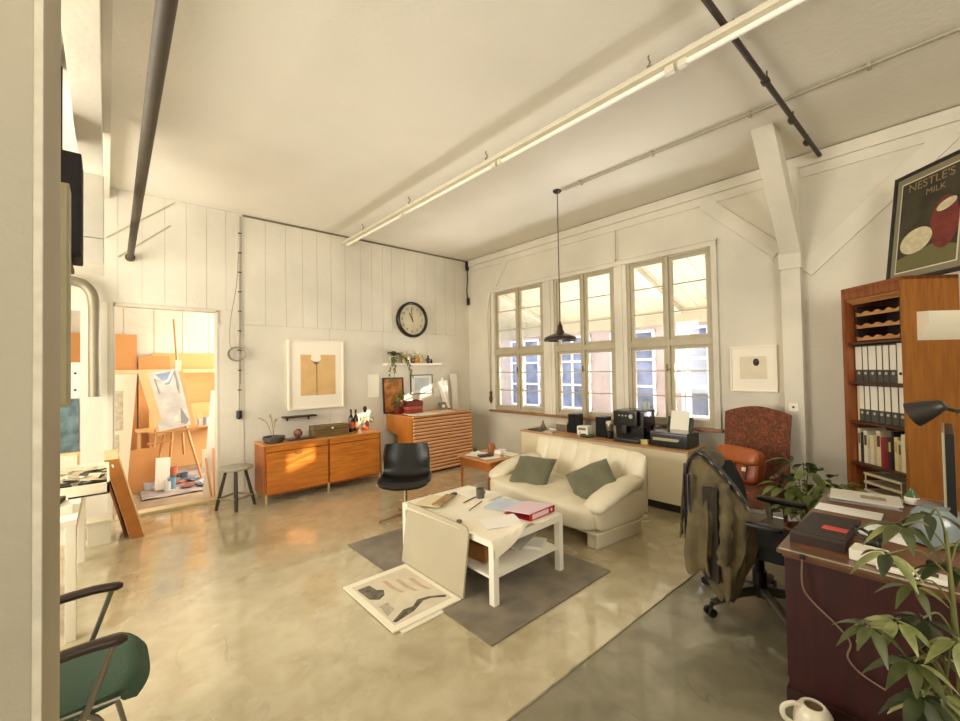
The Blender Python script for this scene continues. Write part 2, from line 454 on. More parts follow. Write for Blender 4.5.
# outer casing
b = B()
b.b2(XW - .045, XW + .02, WY0 - .01, WY1 + .01, WZ1 - .045, WZ1 + .03, bev=.008)
b.b2(XW - .06, XW + .02, WY0 - .02, WY1 + .02, WZ1 + .012, WZ1 + .034, bev=.005)
b.b2(XW - .035, XW + .02, WY0 - .01, WY0 + .055, WZ0, WZ1, bev=.008); b.b2(XW - .035, XW + .02, WY1 - .055, WY1 + .01, WZ0, WZ1, bev=.008)
S('trim_11', b, TIMBER, label='white moulded casing round the three windows')
b = B(); b.b2(XW - .075, XW + .05, WY0 - .03, WY1 + .06, WZ0 - .03, WZ0 + .008, bev=.006)
S('trim_12', b, M('sill_wood', (158, 112, 78), .55, var=.3, scale=9), label='brown wooden sill below the windows')
FRAME = M('grey_white_sash_paint', (184, 173, 146), .5, var=.12, scale=7)
GLASS = glass_mat('window_glass', (1, 1, 1), gloss=.02)
# three casement windows: two sashes over two, each with three panes
units = [(4.377, 5.545), (3.085, 4.155), (1.80, 2.90)]
for i, (y0, y1) in enumerate(units):
    w = T('window_%d' % (i + 1), None, None); w['kind'] = 'structure'; w['category'] = 'window'
    w['label'] = ('far white casement window nearest the back corner', 'middle white casement window behind the pendant lamp', 'near white casement window above the printer')[i]
    fx0, fx1 = XW - .0, XW + .09
    fw = .045
    f = B()
    f.b2(fx0, fx1, y0, y0 + fw, WZ0, WZ1, bev=.005); f.b2(fx0, fx1, y1 - fw, y1, WZ0, WZ1, bev=.005)
    f.b2(fx0 + .002, fx1 - .002, y0 + fw - .002, y1 - fw + .002, WZ0 + .0, WZ0 + .05, bev=.004); f.b2(fx0 + .002, fx1 - .002, y0 + fw - .002, y1 - fw + .002, WZ1 - .07, WZ1, bev=.004)
    f.b2(fx0 - .008, fx1, y0, y1, 1.895, 1.985, bev=.006)
    ym = (y0 + y1) / 2
    f.b2(fx0 - .012, fx1, ym - .022, ym + .022, WZ0, WZ1, bev=.006)
    P('window_frame', f, FRAME, w)
    for (ya, yb) in ((y0 + fw, ym - .022), (ym + .022, y1 - fw)):
        for (za, zb) in ((WZ0 + .05, 1.895), (1.985, WZ1 - .07)):
            s = B(); st = .042; sx0, sx1 = XW + .018, XW + .062
            s.b2(sx0, sx1, ya + .001, ya + st, za + .001, zb - .001, bev=.004); s.b2(sx0, sx1, yb - st, yb - .001, za + .001, zb - .001, bev=.004)
            s.b2(sx0 + .002, sx1 - .002, ya + st - .003, yb - st + .003, za, za + st, bev=.003); s.b2(sx0 + .002, sx1 - .002, ya + st - .003, yb - st + .003, zb - st, zb, bev=.003)
            for q in (1, 2):
                zz = za + (zb - za) * q / 3
                s.b2(sx0 + .006, sx1 - .006, ya + st, yb - st, zz - .009, zz + .009, bev=.003)
            sash = P('sash', s, FRAME, w)
            g = B(); g.b2(XW + .036, XW + .040, ya + st - .004, yb - st + .004, za + st - .004, zb - st + .004)
            P('pane', g, GLASS, sash)
    h = B(); h.box((fx0 - .02, ym + .01, 1.62), (.016, .014, .09), bev=.003); h.cyl((fx0 - .026, ym + .01, 1.60), (fx0 - .03, ym - .045, 1.60), .006, n=8)
    P('handle', h, M('dull_brass', (120, 100, 60), .4, metal=.8), w)
# wall posts between the windows
b = B()
for (y0, y1) in ((4.155, 4.377), (2.90, 3.085)):
    b.b2(XW - .02, XW + .12, y0, y1, WZ0, WZ1, bev=.006)
    b.b2(XW - .034, XW + .1, y0 + .06, y1 - .06, WZ0, WZ1, bev=.006)
S('trim_13', b, TIMBER, label='white posts between the windows')

# ---------------------------------------------------------------- rest of the shell (left alcove, rear, workroom)
b = B(); b.b2(-2.6, -2.4, -3.4, 9.9, 0, ZC); S('wall_left', b, WALLW, label='white left wall')
b = B(); b.b2(-2.4, XW + .2, -3.6, -3.4, 0, ZC); S('wall_rear', b, WALLW, label='white rear wall')
b = B(); b.b2(-2.6, 3.6, 9.5, 9.7, 0, ZC)
for k in range(14):
    x0 = -2.3 + k * .42
    b.b2(x0 + .006, x0 + .414, 9.486, 9.52, 0, ZC - .01, bev=.003)
S('wall_workroom_back', b, WALL, label='white boarded far wall of the workroom')
b = B(); b.b2(3.4, 3.6, YB + .1, 9.6, 0, ZC); S('wall_workroom_right', b, WALLW, label='white right wall of the workroom')
# partition end near the camera
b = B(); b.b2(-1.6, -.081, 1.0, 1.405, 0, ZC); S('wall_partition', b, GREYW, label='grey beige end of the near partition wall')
b = B(); b.b2(-.090, -.078, .994, 1.006, 0, ZC, bev=.003); S('trim_14', b, M('chipped_corner', (212, 204, 182), .7, var=.15, scale=30), label='chipped pale corner bead of the partition')
# white bulkhead, hung cabinet and post high on the left
b = B(); b.b2(-.157, -.020, 1.37, 4.6, 3.30, ZC - .0, bev=.006)
b.b2(-.02, .03, 1.37, 6.28, 3.66, ZC, bev=.006)
S('trim_15', b, TIMBER, label='white boxed bulkhead high on the left')
# ---------------------------------------------------------------- outside the windows
b = B(); b.b2(XW + TH, 16, -8, 16, -.3, -.05); S('ground_yard', b, M('yard_paving', (205, 200, 195), .9, var=.15, scale=2), label='pale yard outside the windows')
t = T('yard_canopy', 'pale yellow boarded canopy seen through the top window panes', 'canopy', (XW + TH, 0, 0))
CT = math.degrees(math.atan2(.80, 2.4))
b = B(); b.box((1.22, 6.2, 3.10), (2.56, 13.4, .04), r=rotm(0, CT, 0))
for k in range(60):
    b.box((1.215, -.3 + k * .22, 3.072), (2.54, .212, .016), r=rotm(0, CT, 0))
P('boards', b, M('canopy_boards', (188, 180, 154), .7, var=.14, scale=8), t)
b = B(); b.b2(2.33, 2.42, -4.0, 12.8, 2.42, 2.70)
P('edge_beam', b, M('canopy_beam', (190, 182, 164), .7), t)
b = B(); b.b2(2.36, 2.39, -.20, .30, 2.16, 2.46); P('sun_blocker', b, MATS['canopy_beam'], t)  # added out of view to keep sun off the sideboard's right door
for yy in (.2, 3.2, 6.2, 9.2):
    b = B(); b.box((1.2, yy, 3.01), (2.4, .08, .09), r=rotm(0, CT, 0)); P('joist', b, M('canopy_beam', (222, 206, 172), .7), t)
FB = 9.6
PAR = 2.74
fac = T('neighbouring_building', 'pale building with tall blue-grey windows across the yard', 'building', (FB, 0, 0))
b = B(); b.b2(0, .08, -.64, 15, -.1, PAR); P('wall', b, M('facade_plaster', (196, 176, 170), .85, var=.2, scale=1.5, bump=.1), fac)
b = B(); b.b2(0, .08, -9, -.98, -.1, PAR); P('wall', b, M('facade_plaster', (226, 206, 196)), fac)  # unseen stretch; the gap beside it is shaped to admit a sun strip
WHT = M('bright_white_paint', (226, 226, 226), .5)
for k in range(7):
    yy = 1.0 + k * 1.75
    b = B()
    for q in (0, .55, 1.10): b.b2(-.05, .03, yy + q, yy + q + .07, .5, 2.5)
    for zz in (.5, 1.13, 1.77, 2.44): b.b2(-.04, .02, yy, yy + 1.17, zz, zz + .06)
    f = P('window', b, WHT, fac)
    b = B(); b.b2(-.012, .0, yy + .03, yy + 1.14, .52, 2.48); P('pane', b, M('blue_grey_glass', (140, 150, 184), .2, var=.45, scale=1.6, rgb2=(86, 92, 116)), f)
b = B(); b.b2(-.12, .0, -.64, 15, PAR - .12, PAR - .02); P('eaves', b, WHT, fac)
b = B(); b.b2(-.03, 0, -.64, 15, -.1, .42); P('plinth', b, M('brick_red_plinth', (176, 128, 112), .85, var=.2, scale=6), fac)
for k in range(3):
    b = B(); b.cyl((0, 0, -.05), (0, 0, 2.45), .05, n=12); b.box((0, 0, .02), (.16, .16, .12))
    O('yard_post', b, WHT, ('white yard post seen through the far window', 'white yard post seen through the middle window', 'white yard post seen through the near window')[2 - k], 'post', (XW + TH + 2.375, 3.1 + k * 3.0, 0))

# ---------------------------------------------------------------- ceiling fixtures
STEELP = M('painted_steel', (222, 214, 192), .35, metal=.0, var=.06)
t = T('fluorescent_batten', 'long white fluorescent batten hanging along the ceiling', 'ceiling lamp', (2.785, 0, 3.63))
b = B(); b.prism([(-.05, .055), (-.03, .075), (.03, .075), (.05, .055), (.05, .02), (-.05, .02)], 6.85, Matrix(((1, 0, 0, 0), (0, 0, 1, -.6), (0, 1, 0, -.02), (0, 0, 0, 1))))
P('batten_body', b, STEELP, t)
for k in range(4):
    y0 = -.55 + k * 1.68
    b = B(); b.cyl((0, y0 + .06, -.022), (0, y0 + 1.60, -.022), .019, n=12); P('tube', b, M('frosted_tube', (250, 246, 232), .2), t)
    b = B(); b.b2(-.022, .022, y0 + .0, y0 + .06, -.045, .005, bev=.004); b.b2(-.022, .022, y0 + 1.60, y0 + 1.655, -.045, .005, bev=.004); PS('lamp_holder', b, STEELP, t)
DARK = M('dark_iron', (58, 46, 36), .55, var=.3, scale=20)
for yy in (5.6, 4.35, 2.95, 1.3):
    b = B()
    b.tube(smooth_path([(0, yy, .05), (.0, yy, .10), (.015, yy, .118), (-.01, yy, .135), (0, yy, .157)], 4), .006, n=6)
    b.cyl((0, yy, .055), (0, yy, .085), .016, n=10)
    P('hook', b, M('grey_hook', (130, 120, 98), .5), t)
# conduit along the ceiling with the pendant lamp
b = B(); b.tube([(4.066, -1.5, ZC - .018), (4.076, 3.0, ZC - .018)], .011, n=8); b.tube([(4.093, -1.5, ZC - .014), (4.103, 2.98, ZC - .014)], .007, n=8)
for yy in (2.75, 1.9, 1.05, .3, -.5): b.b2(4.05, 4.115, yy - .012, yy + .012, ZC - .034, ZC - .0)
O('ceiling_conduit', b, M('conduit_grey', (168, 160, 138), .5), 'thin grey conduit running along the ceiling to the pendant lamp', 'conduit')
t = T('pendant_lamp', 'dark enamel pendant lamp hanging on a long cord before the windows', 'pendant lamp', (4.076, 3.078, 0))
b = B(); b.lathe([(.052, ZC), (.052, ZC - .012), (.03, ZC - .03), (.008, ZC - .036)], n=20); P('ceiling_rose', b, DARK, t)
b = B(); b.cyl((0, 0, ZC - .03), (0, 0, 2.17), .0055, n=8); P('cord', b, DARK, t)
b = B(); b.lathe([(.012, 2.20), (.016, 2.17), (.03, 2.15), (.034, 2.11), (.05, 2.07), (.062, 2.055), (.06, 2.045)], n=24); P('lamp_cap', b, M('dark_enamel', (46, 32, 26), .3), t)
b = B(); b.lathe([(.055, 2.062), (.11, 2.045), (.185, 2.012), (.198, 1.985), (.198, 1.968), (.192, 1.968), (.19, 1.984), (.178, 2.004), (.105, 2.036), (.05, 2.05)], n=40); P('lamp_shade', b, M('dark_enamel', (46, 32, 26), .3), t)
b = B(); b.ell((0, 0, 1.995), (.06, .06, .085)); P('bulb', b, M('frosted_tube', (250, 246, 232), .2), t)
# dark heating pipes under the ceiling
t = T('ceiling_pipe', 'thin rusty dark pipe crossing the ceiling to the window wall', 'pipe', (0, .80, 3.72))
b = B(); b.tube([(.2, .06, 0), (2.51, .045, 0), (5.30, -.03, 0)], .019, n=12); P('pipe', b, DARK, t)
for xx in (2.9, 3.6, 4.35, 4.9):
    b = B(); b.cyl((xx - .02, .03 - .03 * (xx - 2.5) / 2.5, 0), (xx + .02, .03 - .03 * (xx - 2.5) / 2.5, 0), .028, n=12); b.cyl((xx, .02 - .03 * (xx - 2.5) / 2.5, 0), (xx, .02 - .03 * (xx - 2.5) / 2.5, ZC - 3.72), .005, n=6)
    P('clamp', b, DARK, t)
t = T('steam_pipe', 'thick grey brown pipe running under the ceiling above the doorway', 'pipe', (0, 0, 0))
b = B(); b.tube([(.125, -.5, 2.92), (.158, 1.78, 2.955), (.207, 6.29, 3.012)], .031, n=18); P('pipe', b, M('grey_brown_pipe', (74, 64, 50), .6, var=.15, scale=12), t)
b = B(); b.cyl((.2065, 6.235, 3.011), (.207, 6.286, 3.012), .047, n=18); P('wall_collar', b, M('pipe_collar', (86, 74, 58), .5), t)

# ---------------------------------------------------------------- on the back wall
FACE = YB - .016
t = T('hanging_socket_cable', 'grey cable hanging on black insulators with a coil beside the doorway', 'cable', (1.335, YB - .026, 0))
CABLE = M('grey_cable', (146, 138, 120), .5); BLK = M('black_plastic', (24, 21, 18), .4)
b = B(); b.cyl((.004, -.02, 3.75), (-.022, -.02, 1.14), .006, n=8); b.cyl((.02, -.016, 3.75), (-.006, -.016, 1.5), .004, n=6); PS('cable', b, CABLE, t)
b = B()
for k in range(9):
    zz = 3.52 - k * .262
    b.box((.0 - .002 * k, -.018, zz), (.044, .03, .012), bev=.003)
PS('insulator', b, BLK, t)
b = B()
for q, (dx, rr) in enumerate(((0, .098), (.004, .092), (-.004, .103), (.008, .096))):
    b.tube([(dx - .05 + rr * math.cos(a * PI / 12), -.034 - .006 * q, 1.90 + rr * .92 * math.sin(a * PI / 12)) for a in range(24)], .006, n=6, closed=True)
b.tube(smooth_path([(-.02, -.03, 3.25), (-.05, -.035, 2.8), (-.12, -.04, 2.35), (-.13, -.04, 2.05), (-.10, -.04, 1.95)], 6), .005, n=6)
P('coil', b, CABLE, t)
b = B(); b.cyl((-.022, -.02, 1.15), (-.022, -.02, 1.07), .034, n=14); b.lathe([(.034, 1.075), (.04, 1.06), (.012, 1.035)], c=(-.022, -.02, 0), n=14); P('socket', b, BLK, t)

def hang_frame(name, label, cat, x0, x1, z0, z1, depth, bw, fm, mat_m=None, inset=0, group=None, y=FACE):
    """picture frame on the back wall; returns (thing, inner rectangle, y of its face)"""
    t = T(name, label, cat, ((x0 + x1) / 2, y, z0), group=group)
    w = x1 - x0; h = z1 - z0; b = B()
    b.b2(-w / 2, w / 2, -depth, 0, 0, bw, bev=.002); b.b2(-w / 2, w / 2, -depth, 0, h - bw, h, bev=.002)
    b.b2(-w / 2, -w / 2 + bw, -depth, 0, bw * .98, h - bw * .98, bev=.002); b.b2(w / 2 - bw, w / 2, -depth, 0, bw * .98, h - bw * .98, bev=.002)
    P('frame', b, fm, t)
    b = B(); b.b2(-w / 2 + bw * .8, w / 2 - bw * .8, -depth * .55, -.002, bw * .8, h - bw * .8); P('mount', b, mat_m or M('mount_board', (240, 232, 214), .7), t)
    return t, (w, h, -depth * .55)

t, (w, h, fy) = hang_frame('framed_picture', 'large white framed print of a pale cup on a thin stem on tan ground', 'picture', 1.93, 2.752, 1.10, 2.115, .05, .022, M('pale_frame', (236, 228, 208), .5))
b = B(); b.b2(-.235, .285, fy - .002, fy + .001, .20, .80); p = P('print', b, M('tan_print', (221, 182, 124), .8, var=.12, scale=5), t)
b = B(); b.prism([(-.082, .725), (-.075, .83), (.055, .83), (.062, .72), (.03, .695), (-.05, .70)], .002, Matrix(((1, 0, 0, 0), (0, 0, -1, fy - .002), (0, 1, 0, 0), (0, 0, 0, 1)))); P('cup_motif', b, M('cup_white', (240, 232, 214), .8), p)
b = B(); b.prism([(-.088, .723), (-.05, .698), (.03, .693), (.064, .72), (.02, .668), (.003, .65), (.002, .20), (-.006, .20), (-.008, .65), (-.04, .672)], .0025, Matrix(((1, 0, 0, 0), (0, 0, -1, fy - .0025), (0, 1, 0, 0), (0, 0, 0, 1)))); P('stem_motif', b, M('stem_grey', (120, 104, 78), .8), p)
# clock
t = T('wall_clock', 'large round black rimmed clock high on the back wall', 'clock', (4.025, FACE, 2.535))
RY = Matrix(((1, 0, 0), (0, 0, -1), (0, 1, 0)))     # local z -> -y
b = B(); b.lathe([(.285, .0), (.312, .006), (.316, .05), (.305, .078), (.288, .088), (.272, .08), (.268, .045), (.266, .03), (.26, .0)], n=56, r=RY); P('rim', b, M('clock_black', (26, 20, 16), .3), t)
b = B(); b.cyl((0, 0, 0), (0, -.032, 0), .27, n=48); dial = P('dial', b, M('clock_dial', (236, 226, 190), .5, var=.08, scale=9), t)
INK = M('ink_black', (44, 38, 30), .6)
for k in range(12):
    a = math.radians(90 - 30 * (k + 1))
    mt = Matrix.Translation((.205 * math.cos(a), -.033, .205 * math.sin(a))) @ Matrix.Rotation(PI / 2, 4, 'X')
    text_mesh(str(k + 1), .066, INK, dial, 'numeral', mt)
for (nm, ang, ln, wd) in (('hour_hand', 118, .13, .016), ('minute_hand', 96, .2, .010)):
    a = math.radians(ang); d = Vector((math.cos(a), 0, math.sin(a)))
    b = B(); b.box(d * (ln / 2 - .02) + Vector((0, -.040, 0)), (ln + .04, .004, wd), r=Euler((0, -a, 0)).to_matrix()); P(nm, b, INK, t)
b = B(); b.cyl((0, -.03, 0), (0, -.046, 0), .012, n=14); P('hub', b, INK, t)
b = B(); b.cyl((0, -.060, 0), (0, -.063, 0), .27, n=48); P('clock_glass', b, glass_mat('clock_glass', (1, 1, 1), .04), t)
# white shelf with jars
SHZ = 1.765
b = B(); b.b2(-.56, .56, -.165, 0, -.035, 0, bev=.004)
O('wall_shelf', b, M('white_shelf', (242, 236, 222), .45), 'narrow white wall shelf with jars under the clock', 'shelf', (4.01, FACE, SHZ))
t = T('potted_trailing_plant', 'small trailing plant in a pale pot at the end of the white wall shelf', 'plant', (3.60, FACE - .085, SHZ))
b = B(); b.lathe([(.042, 0), (.05, .01), (.062, .09), (.068, .12), (.06, .12), (.055, .1), (.0, .098)], n=22); P('pot', b, M('pale_glaze', (206, 198, 172), .35), t)
LEAFD = M('leaf_dark', (110, 120, 62), .45, var=.35, scale=9); LEAFL = M('leaf_light', (128, 138, 70), .4, var=.35, scale=9, rgb2=(84, 100, 44))
b = B(); st = B()
rng = random.Random(5)
for k in range(9):
    a = rng.uniform(0, 2 * PI); ln = rng.uniform(.10, .17)
    pts = smooth_path([(0, 0, .1), (.06 * math.cos(a), .05 * math.sin(a) * .8, .17), (ln * math.cos(a), max(-.1, min(.07, ln * math.sin(a))), .14 + rng.uniform(-.04, .05))], 4)
    st.tube(pts, .003, n=5)
    for p in pts[3:]:
        for q in range(3):
            d = Vector((rng.uniform(-1, 1), rng.uniform(-1, .5), rng.uniform(-.2, .6))); leaf(b, p, d, (0, 0, 1), rng.uniform(.045, .07), rng.uniform(.026, .038), nseg=4)
for (x1, zz, sgn) in ((-.13, -.28, -1), (.30, -.20, 1), (-.05, -.34, -1)):
    pts = smooth_path([(0, -.05, .11), (x1 * .5, -.10, .10), (x1 * .8, -.115, -.02), (x1, -.11, zz)], 5); st.tube(pts, .0025, n=5)
    for p in pts[5:]:
        for q in range(2):
            leaf(b, p, (rng.uniform(-1, 1), rng.uniform(-.6, 0), rng.uniform(-.9, .2)), (0, -1, .3), rng.uniform(.04, .06), .03, nseg=4)
P('foliage', b, LEAFD, t); P('stem', st, LEAFD, t)
GL = glass_mat('jar_glass', (.97, .97, .93), .07)
jars = [(3.80, .034, .15, (214, 190, 120), 'tall narrow spice jar beside the shelf plant'), (3.895, .04, .17, (240, 235, 220), 'lidded glass jar of white powder on the wall shelf'),
        (3.985, .036, .13, (150, 100, 50), 'glass jar with brown contents on the wall shelf'), (4.07, .042, .155, (226, 170, 70), 'glass jar with golden contents on the wall shelf'), (4.155, .038, .15, (236, 196, 110), 'glass jar with pale yellow contents at the end of the jar row')]
for (x, r, h, c, lb) in jars:
    r *= 1.06; h *= 1.22
    t = T('glass_jar', lb, 'jar', (x, FACE - .085, SHZ), group='glass jars on the wall shelf')
    b = B(); b.lathe([(r * .94, .0), (r, .006), (r, h * .72), (r * .8, h * .8), (r * .8, h * .86)], n=20); P('jar_body', b, GL, t)
    b = B(); b.lathe([(r * .88, .004), (r * .9, .01), (r * .9, h * .55), (r * .7, h * .57)], n=18); P('contents', b, M('contents_%d_%d' % (c[0], c[2]), c, .7), t)
    b = B(); b.lathe([(r * .85, h * .85), (r * .9, h * .87), (r * .9, h), (r * .2, h * 1.01)], n=20); P('lid', b, M('jar_lid', (226, 214, 188), .4), t)
for (x, r, h, lb) in ((4.315, .03, .14, 'dark brown bottle with black cap on the wall shelf'), (4.385, .02, .08, 'tiny dark vial at the end of the wall shelf row')):
    t = T('small_bottle', lb, 'bottle', (x, FACE - .085, SHZ))
    b = B(); b.lathe([(r * .9, 0), (r, .005), (r, h * .62), (r * .45, h * .75), (r * .42, h * .82)], n=18); P('bottle_body', b, M('brown_glass', (52, 34, 18), .15), t)
    b = B(); b.lathe([(r * .5, h * .8), (r * .55, h * .82), (r * .55, h), (.001, h)], n=14); P('cap', b, BLK, t)
# sheets, board and small frame above the plan chest
b = B(); b.grid(lambda u, v: (.0 + u * .20, -.004 - .012 * u * u - .004 * math.sin(v * 3), v * .375), 8, 8, thick=.0012)
O('paper_sheet', b, M('sheet_white', (240, 234, 218), .8), 'blank white sheet pinned to the wall beside the brown board', 'paper', (3.172, FACE, 1.21))
t, (w, h, fy) = hang_frame('framed_drawing', 'small black framed grey drawing above the plan chest', 'picture', 3.985, 4.455, 1.215, 1.562, .02, .016, M('black_frame', (36, 32, 30), .4), M('drawing_mount', (226, 224, 214), .7))
b = B(); b.b2(-.15, .15, fy - .0015, fy + .001, .07, .29); P('drawing', b, M('grey_wash', (196, 204, 204), .8, var=.14, scale=6), t)
# white pinned scrap with light on it beside the frame
b = B(); b.grid(lambda u, v: ((u - .5) * .13, -.003 - .010 * u * u, v * .17), 6, 6, thick=.001)
O('paper_note', b, M('sheet_white', (240, 234, 218), .8), 'small white note pinned below the black framed drawing', 'paper', (4.56, FACE, 1.15))
# dark thin shelf above the sideboard
t = T('wall_ledge', 'thin dark wooden ledge on the wall above the sideboard', 'shelf', (2.07, FACE, 1.0))
b = B(); b.b2(-.225, .225, -.15, 0, 0, .022, bev=.003); P('board', b, M('dark_walnut', (66, 40, 34), .5, var=.2), t)
b = B()
for xx in (-.15, .15): b.b2(xx - .012, xx + .012, -.012, 0, -.05, .0)
PS('bracket', b, M('dark_walnut', (66, 40, 34), .5, var=.2), t)

# ---------------------------------------------------------------- on the window wall
t = T('framed_etching', 'small square white framed etching beside the timber post', 'picture', (XW, 1.41, 1.342))
b = B(); w = .45; h = .505
for (a0, a1, c0, c1) in ((-w / 2, w / 2, 0, .016), (-w / 2, w / 2, h - .016, h), (-w / 2, -w / 2 + .016, .015, h - .015), (w / 2 - .016, w / 2, .015, h - .015)): b.b2(-.035, 0, a0, a1, c0, c1, bev=.002)
P('frame', b, M('pale_frame', (236, 228, 208), .5), t)
b = B(); b.b2(-.02, -.002, -w / 2 + .012, w / 2 - .012, .012, h - .012); P('mount', b, M('mount_board', (240, 232, 214), .7), t)
b = B(); b.b2(-.022, -.018, -.13, .13, .14, .39); pr = P('print', b, M('etching_paper', (226, 214, 188), .8, var=.08, scale=8), t)
b = B(); b.ell((-.0225, -.03, .325), (.003, .06, .085), nu=16); P('dark_motif', b, M('etching_ink', (84, 76, 60), .8, var=.4, scale=40, rgb2=(30, 26, 20)), pr)
t = T('blind_pull', 'thin cord with a knotted handle hanging left of the windows', 'cord', (XW - .02, 5.635, 0))
b = B(); b.cyl((0, -.02, 3.09), (0, .02, 1.2), .0045, n=6); b.tube(smooth_path([(0, -.02, 3.05), (-.02, .04, 2.6), (0, .03, 1.25)], 6), .004, n=6); P('cord', b, CABLE, t)
b = B(); b.lathe([(.008, 1.24), (.03, 1.2), (.022, 1.15), (.034, 1.10), (.026, 1.04), (.006, 1.0)], c=(0, .02, 0), n=14); P('grip', b, M('rope_knot', (96, 74, 50), .8), t)
t = T('wall_socket', 'white light switch on the timber post', 'socket', (PX, 1.035, 1.20))
b = B(); b.b2(-.012, 0, -.042, .042, -.042, .042, bev=.004); P('plate', b, M('switch_white', (236, 228, 206), .4), t)
b = B(); b.cyl((-.012, 0, 0), (-.016, 0, 0), .012, n=12); P('rocker', b, M('switch_dark', (90, 80, 62), .5), t)
b = B(); b.tube([(XW - .05, 3.025, 3.56), (XW - .05, 3.025, 3.12)], .006, n=6); b.box((XW - .05, 3.025, 3.13), (.02, .03, .03))
O('sash_cable', b, CABLE, 'short cable dropping from the timber plate to the window head', 'cable')
t = T('corner_cable', 'black cable box hanging in the far ceiling corner', 'cable', (XW - .05, YB - .06, 0))
b = B(); b.box((0, 0, 3.68), (.06, .05, .18), bev=.01); b.box((.015, 0, 2.98), (.05, .04, .14), bev=.01); PS('box', b, BLK, t)
b = B(); b.tube(smooth_path([(0, 0, 3.62), (.005, 0, 3.4), (-.02, .0, 3.2), (.01, 0, 3.02)], 5), .01, n=6); P('cable', b, BLK, t)
# ---------------------------------------------------------------- sideboard
TEAK = wood('teak_veneer', (206, 128, 46), (176, 98, 30), axis=0, rough=.33, coat=.15)
TEAKS = wood('teak_end', (168, 92, 30), (138, 70, 22), axis=2, rough=.4)
TEAKT = wood('teak_top', (206, 140, 72), (182, 114, 52), axis=0, rough=.35, coat=.1)
BRASS = M('brass', (196, 158, 84), .3, metal=1)
sbx, sby = 1.46, 5.665
t = T('sideboard', 'long orange teak sideboard with two drop doors against the back wall', 'sideboard', (sbx, sby, 0))
SW, SD = 1.60, .44
b = B(); b.b2(0, .022, 0, SD, .10, .72, bev=.003); b.b2(SW - .022, SW, 0, SD, .10, .72, bev=.003); b.b2(.02, SW - .02, .01, SD, .10, .122); b.b2(.02, SW - .02, SD - .012, SD, .12, .72); b.b2(.80, .822, .012, SD, .12, .72)
P('carcass', b, TEAKS, t)
b = B(); b.b2(-.012, SW + .012, -.015, SD + .005, .718, .742, bev=.006); P('top', b, TEAKT, t)
for (x0, x1, lb) in ((.026, .796, None), (.826, SW - .026, None)):
    b = B(); b.b2(x0, x1, -.012, .010, .128, .640, bev=.003); d = P('door', b, TEAK, t)
    b = B(); xm = (x0 + x1) / 2; b.b2(xm - .04, xm + .04, -.017, -.011, .595, .625, bev=.003); b.tube([(xm + .034 * math.cos(PI * k / 10), -.026, .612 - .024 * math.sin(PI * k / 10)) for k in range(11)], .005, n=6); b.ell((xm, -.02, .612), (.02, .016, .02))
    P('handle', b, BRASS, d)
    b = B(); b.b2(x0, x1, -.006, .010, .648, .714, bev=.003); P('drawer', b, TEAK, t)
for (x, y) in ((.02, -.004), (.81, -.004), (SW - .02, -.004), (.02, SD - .03), (SW - .02, SD - .03)):
    b = B(); b.b2(x - .012, x + .012, y, y + .03, 0, .125 if y > 0 else .13, bev=.003); P('leg', b, M('pale_steel_leg', (186, 164, 122), .4, metal=.3), t)

STZ = .742
# bowl with a dried branch
t = T('stone_bowl', 'dark grey shallow bowl at the left end of the sideboard', 'bowl', (1.62, 5.83, STZ))
b = B(); b.lathe([(.09, 0), (.118, .012), (.132, .05), (.134, .078), (.122, .078), (.118, .05), (.10, .022), (.001, .018)], n=36); P('bowl_body', b, M('dark_stoneware', (72, 70, 62), .6, var=.2, scale=30), t)
BR = M('dry_twig', (120, 98, 66), .8); DRY = M('dry_petals', (186, 164, 124), .8, var=.2, scale=20)
b = B(); f = B(); rng = random.Random(3)
for (dx, dy, h) in ((-.14, .02, .33), (.03, .03, .30), (-.04, .0, .36)):
    pts = smooth_path([(0, 0, .02), (dx * .3, dy, h * .5), (dx * .7, dy, h * .85), (dx * 1.25, dy, h)], 5); b.tube(pts, .0028, n=5)
    for p in pts[7:]:
        for q in range(2): leaf(f, p, (rng.uniform(-1, 1), rng.uniform(-1, 1), rng.uniform(-.5, .7)), (0, 0, 1), rng.uniform(.022, .04), .018, nseg=3)
t2 = T('dried_branch', 'thin dried branch standing in the dark grey bowl', 'branch', (1.62, 5.83, STZ))
P('twig', b, BR, t2); P('dry_leaves', f, DRY, t2)
b = B(); b.b2(-.17, .17, -.10, .10, 0, .016, bev=.005); b.b2(-.155, .155, -.085, .085, .014, .02, bev=.002)
O('lacquer_tray', b, M('dark_lacquer', (58, 36, 30), .3, coat=.3), 'dark lacquered tray on the sideboard under the wall ledge', 'tray', (1.95, 5.85, STZ))
b = B(); b.ell((0, 0, .058), (.116, .116, .116), fn=lambda v: v * (1 + .06 * noise.noise(v * 30)))
O('carved_ball', b, M('mottled_red', (150, 92, 66), .55, var=.5, scale=24, rgb2=(92, 50, 36)), 'mottled reddish ball standing on the dark tray', 'ornament', (1.94, 5.88, STZ + .0195))
t = T('wooden_box', 'olive brown wooden box with a small white knob on the sideboard', 'box', (2.36, 5.87, STZ))
b = B(); b.b2(-.245, .245, -.10, .10, 0, .098, bev=.003); P('box_body', b, wood('box_wood', (118, 96, 56), (92, 72, 40), axis=0, rough=.5), t)
b = B(); b.b2(-.248, .248, -.103, .103, .101, .150, bev=.004); P('lid', b, wood('box_wood', (118, 96, 56), (92, 72, 40)), t)
b = B(); b.ell((.01, -.113, .115), (.03, .022, .03)); b.cyl((.01, -.10, .115), (.01, -.11, .115), .007, n=8); P('knob', b, M('ivory', (232, 222, 196), .3), t)
DG = M('dark_bottle_glass', (30, 24, 18), .12, coat=.4)
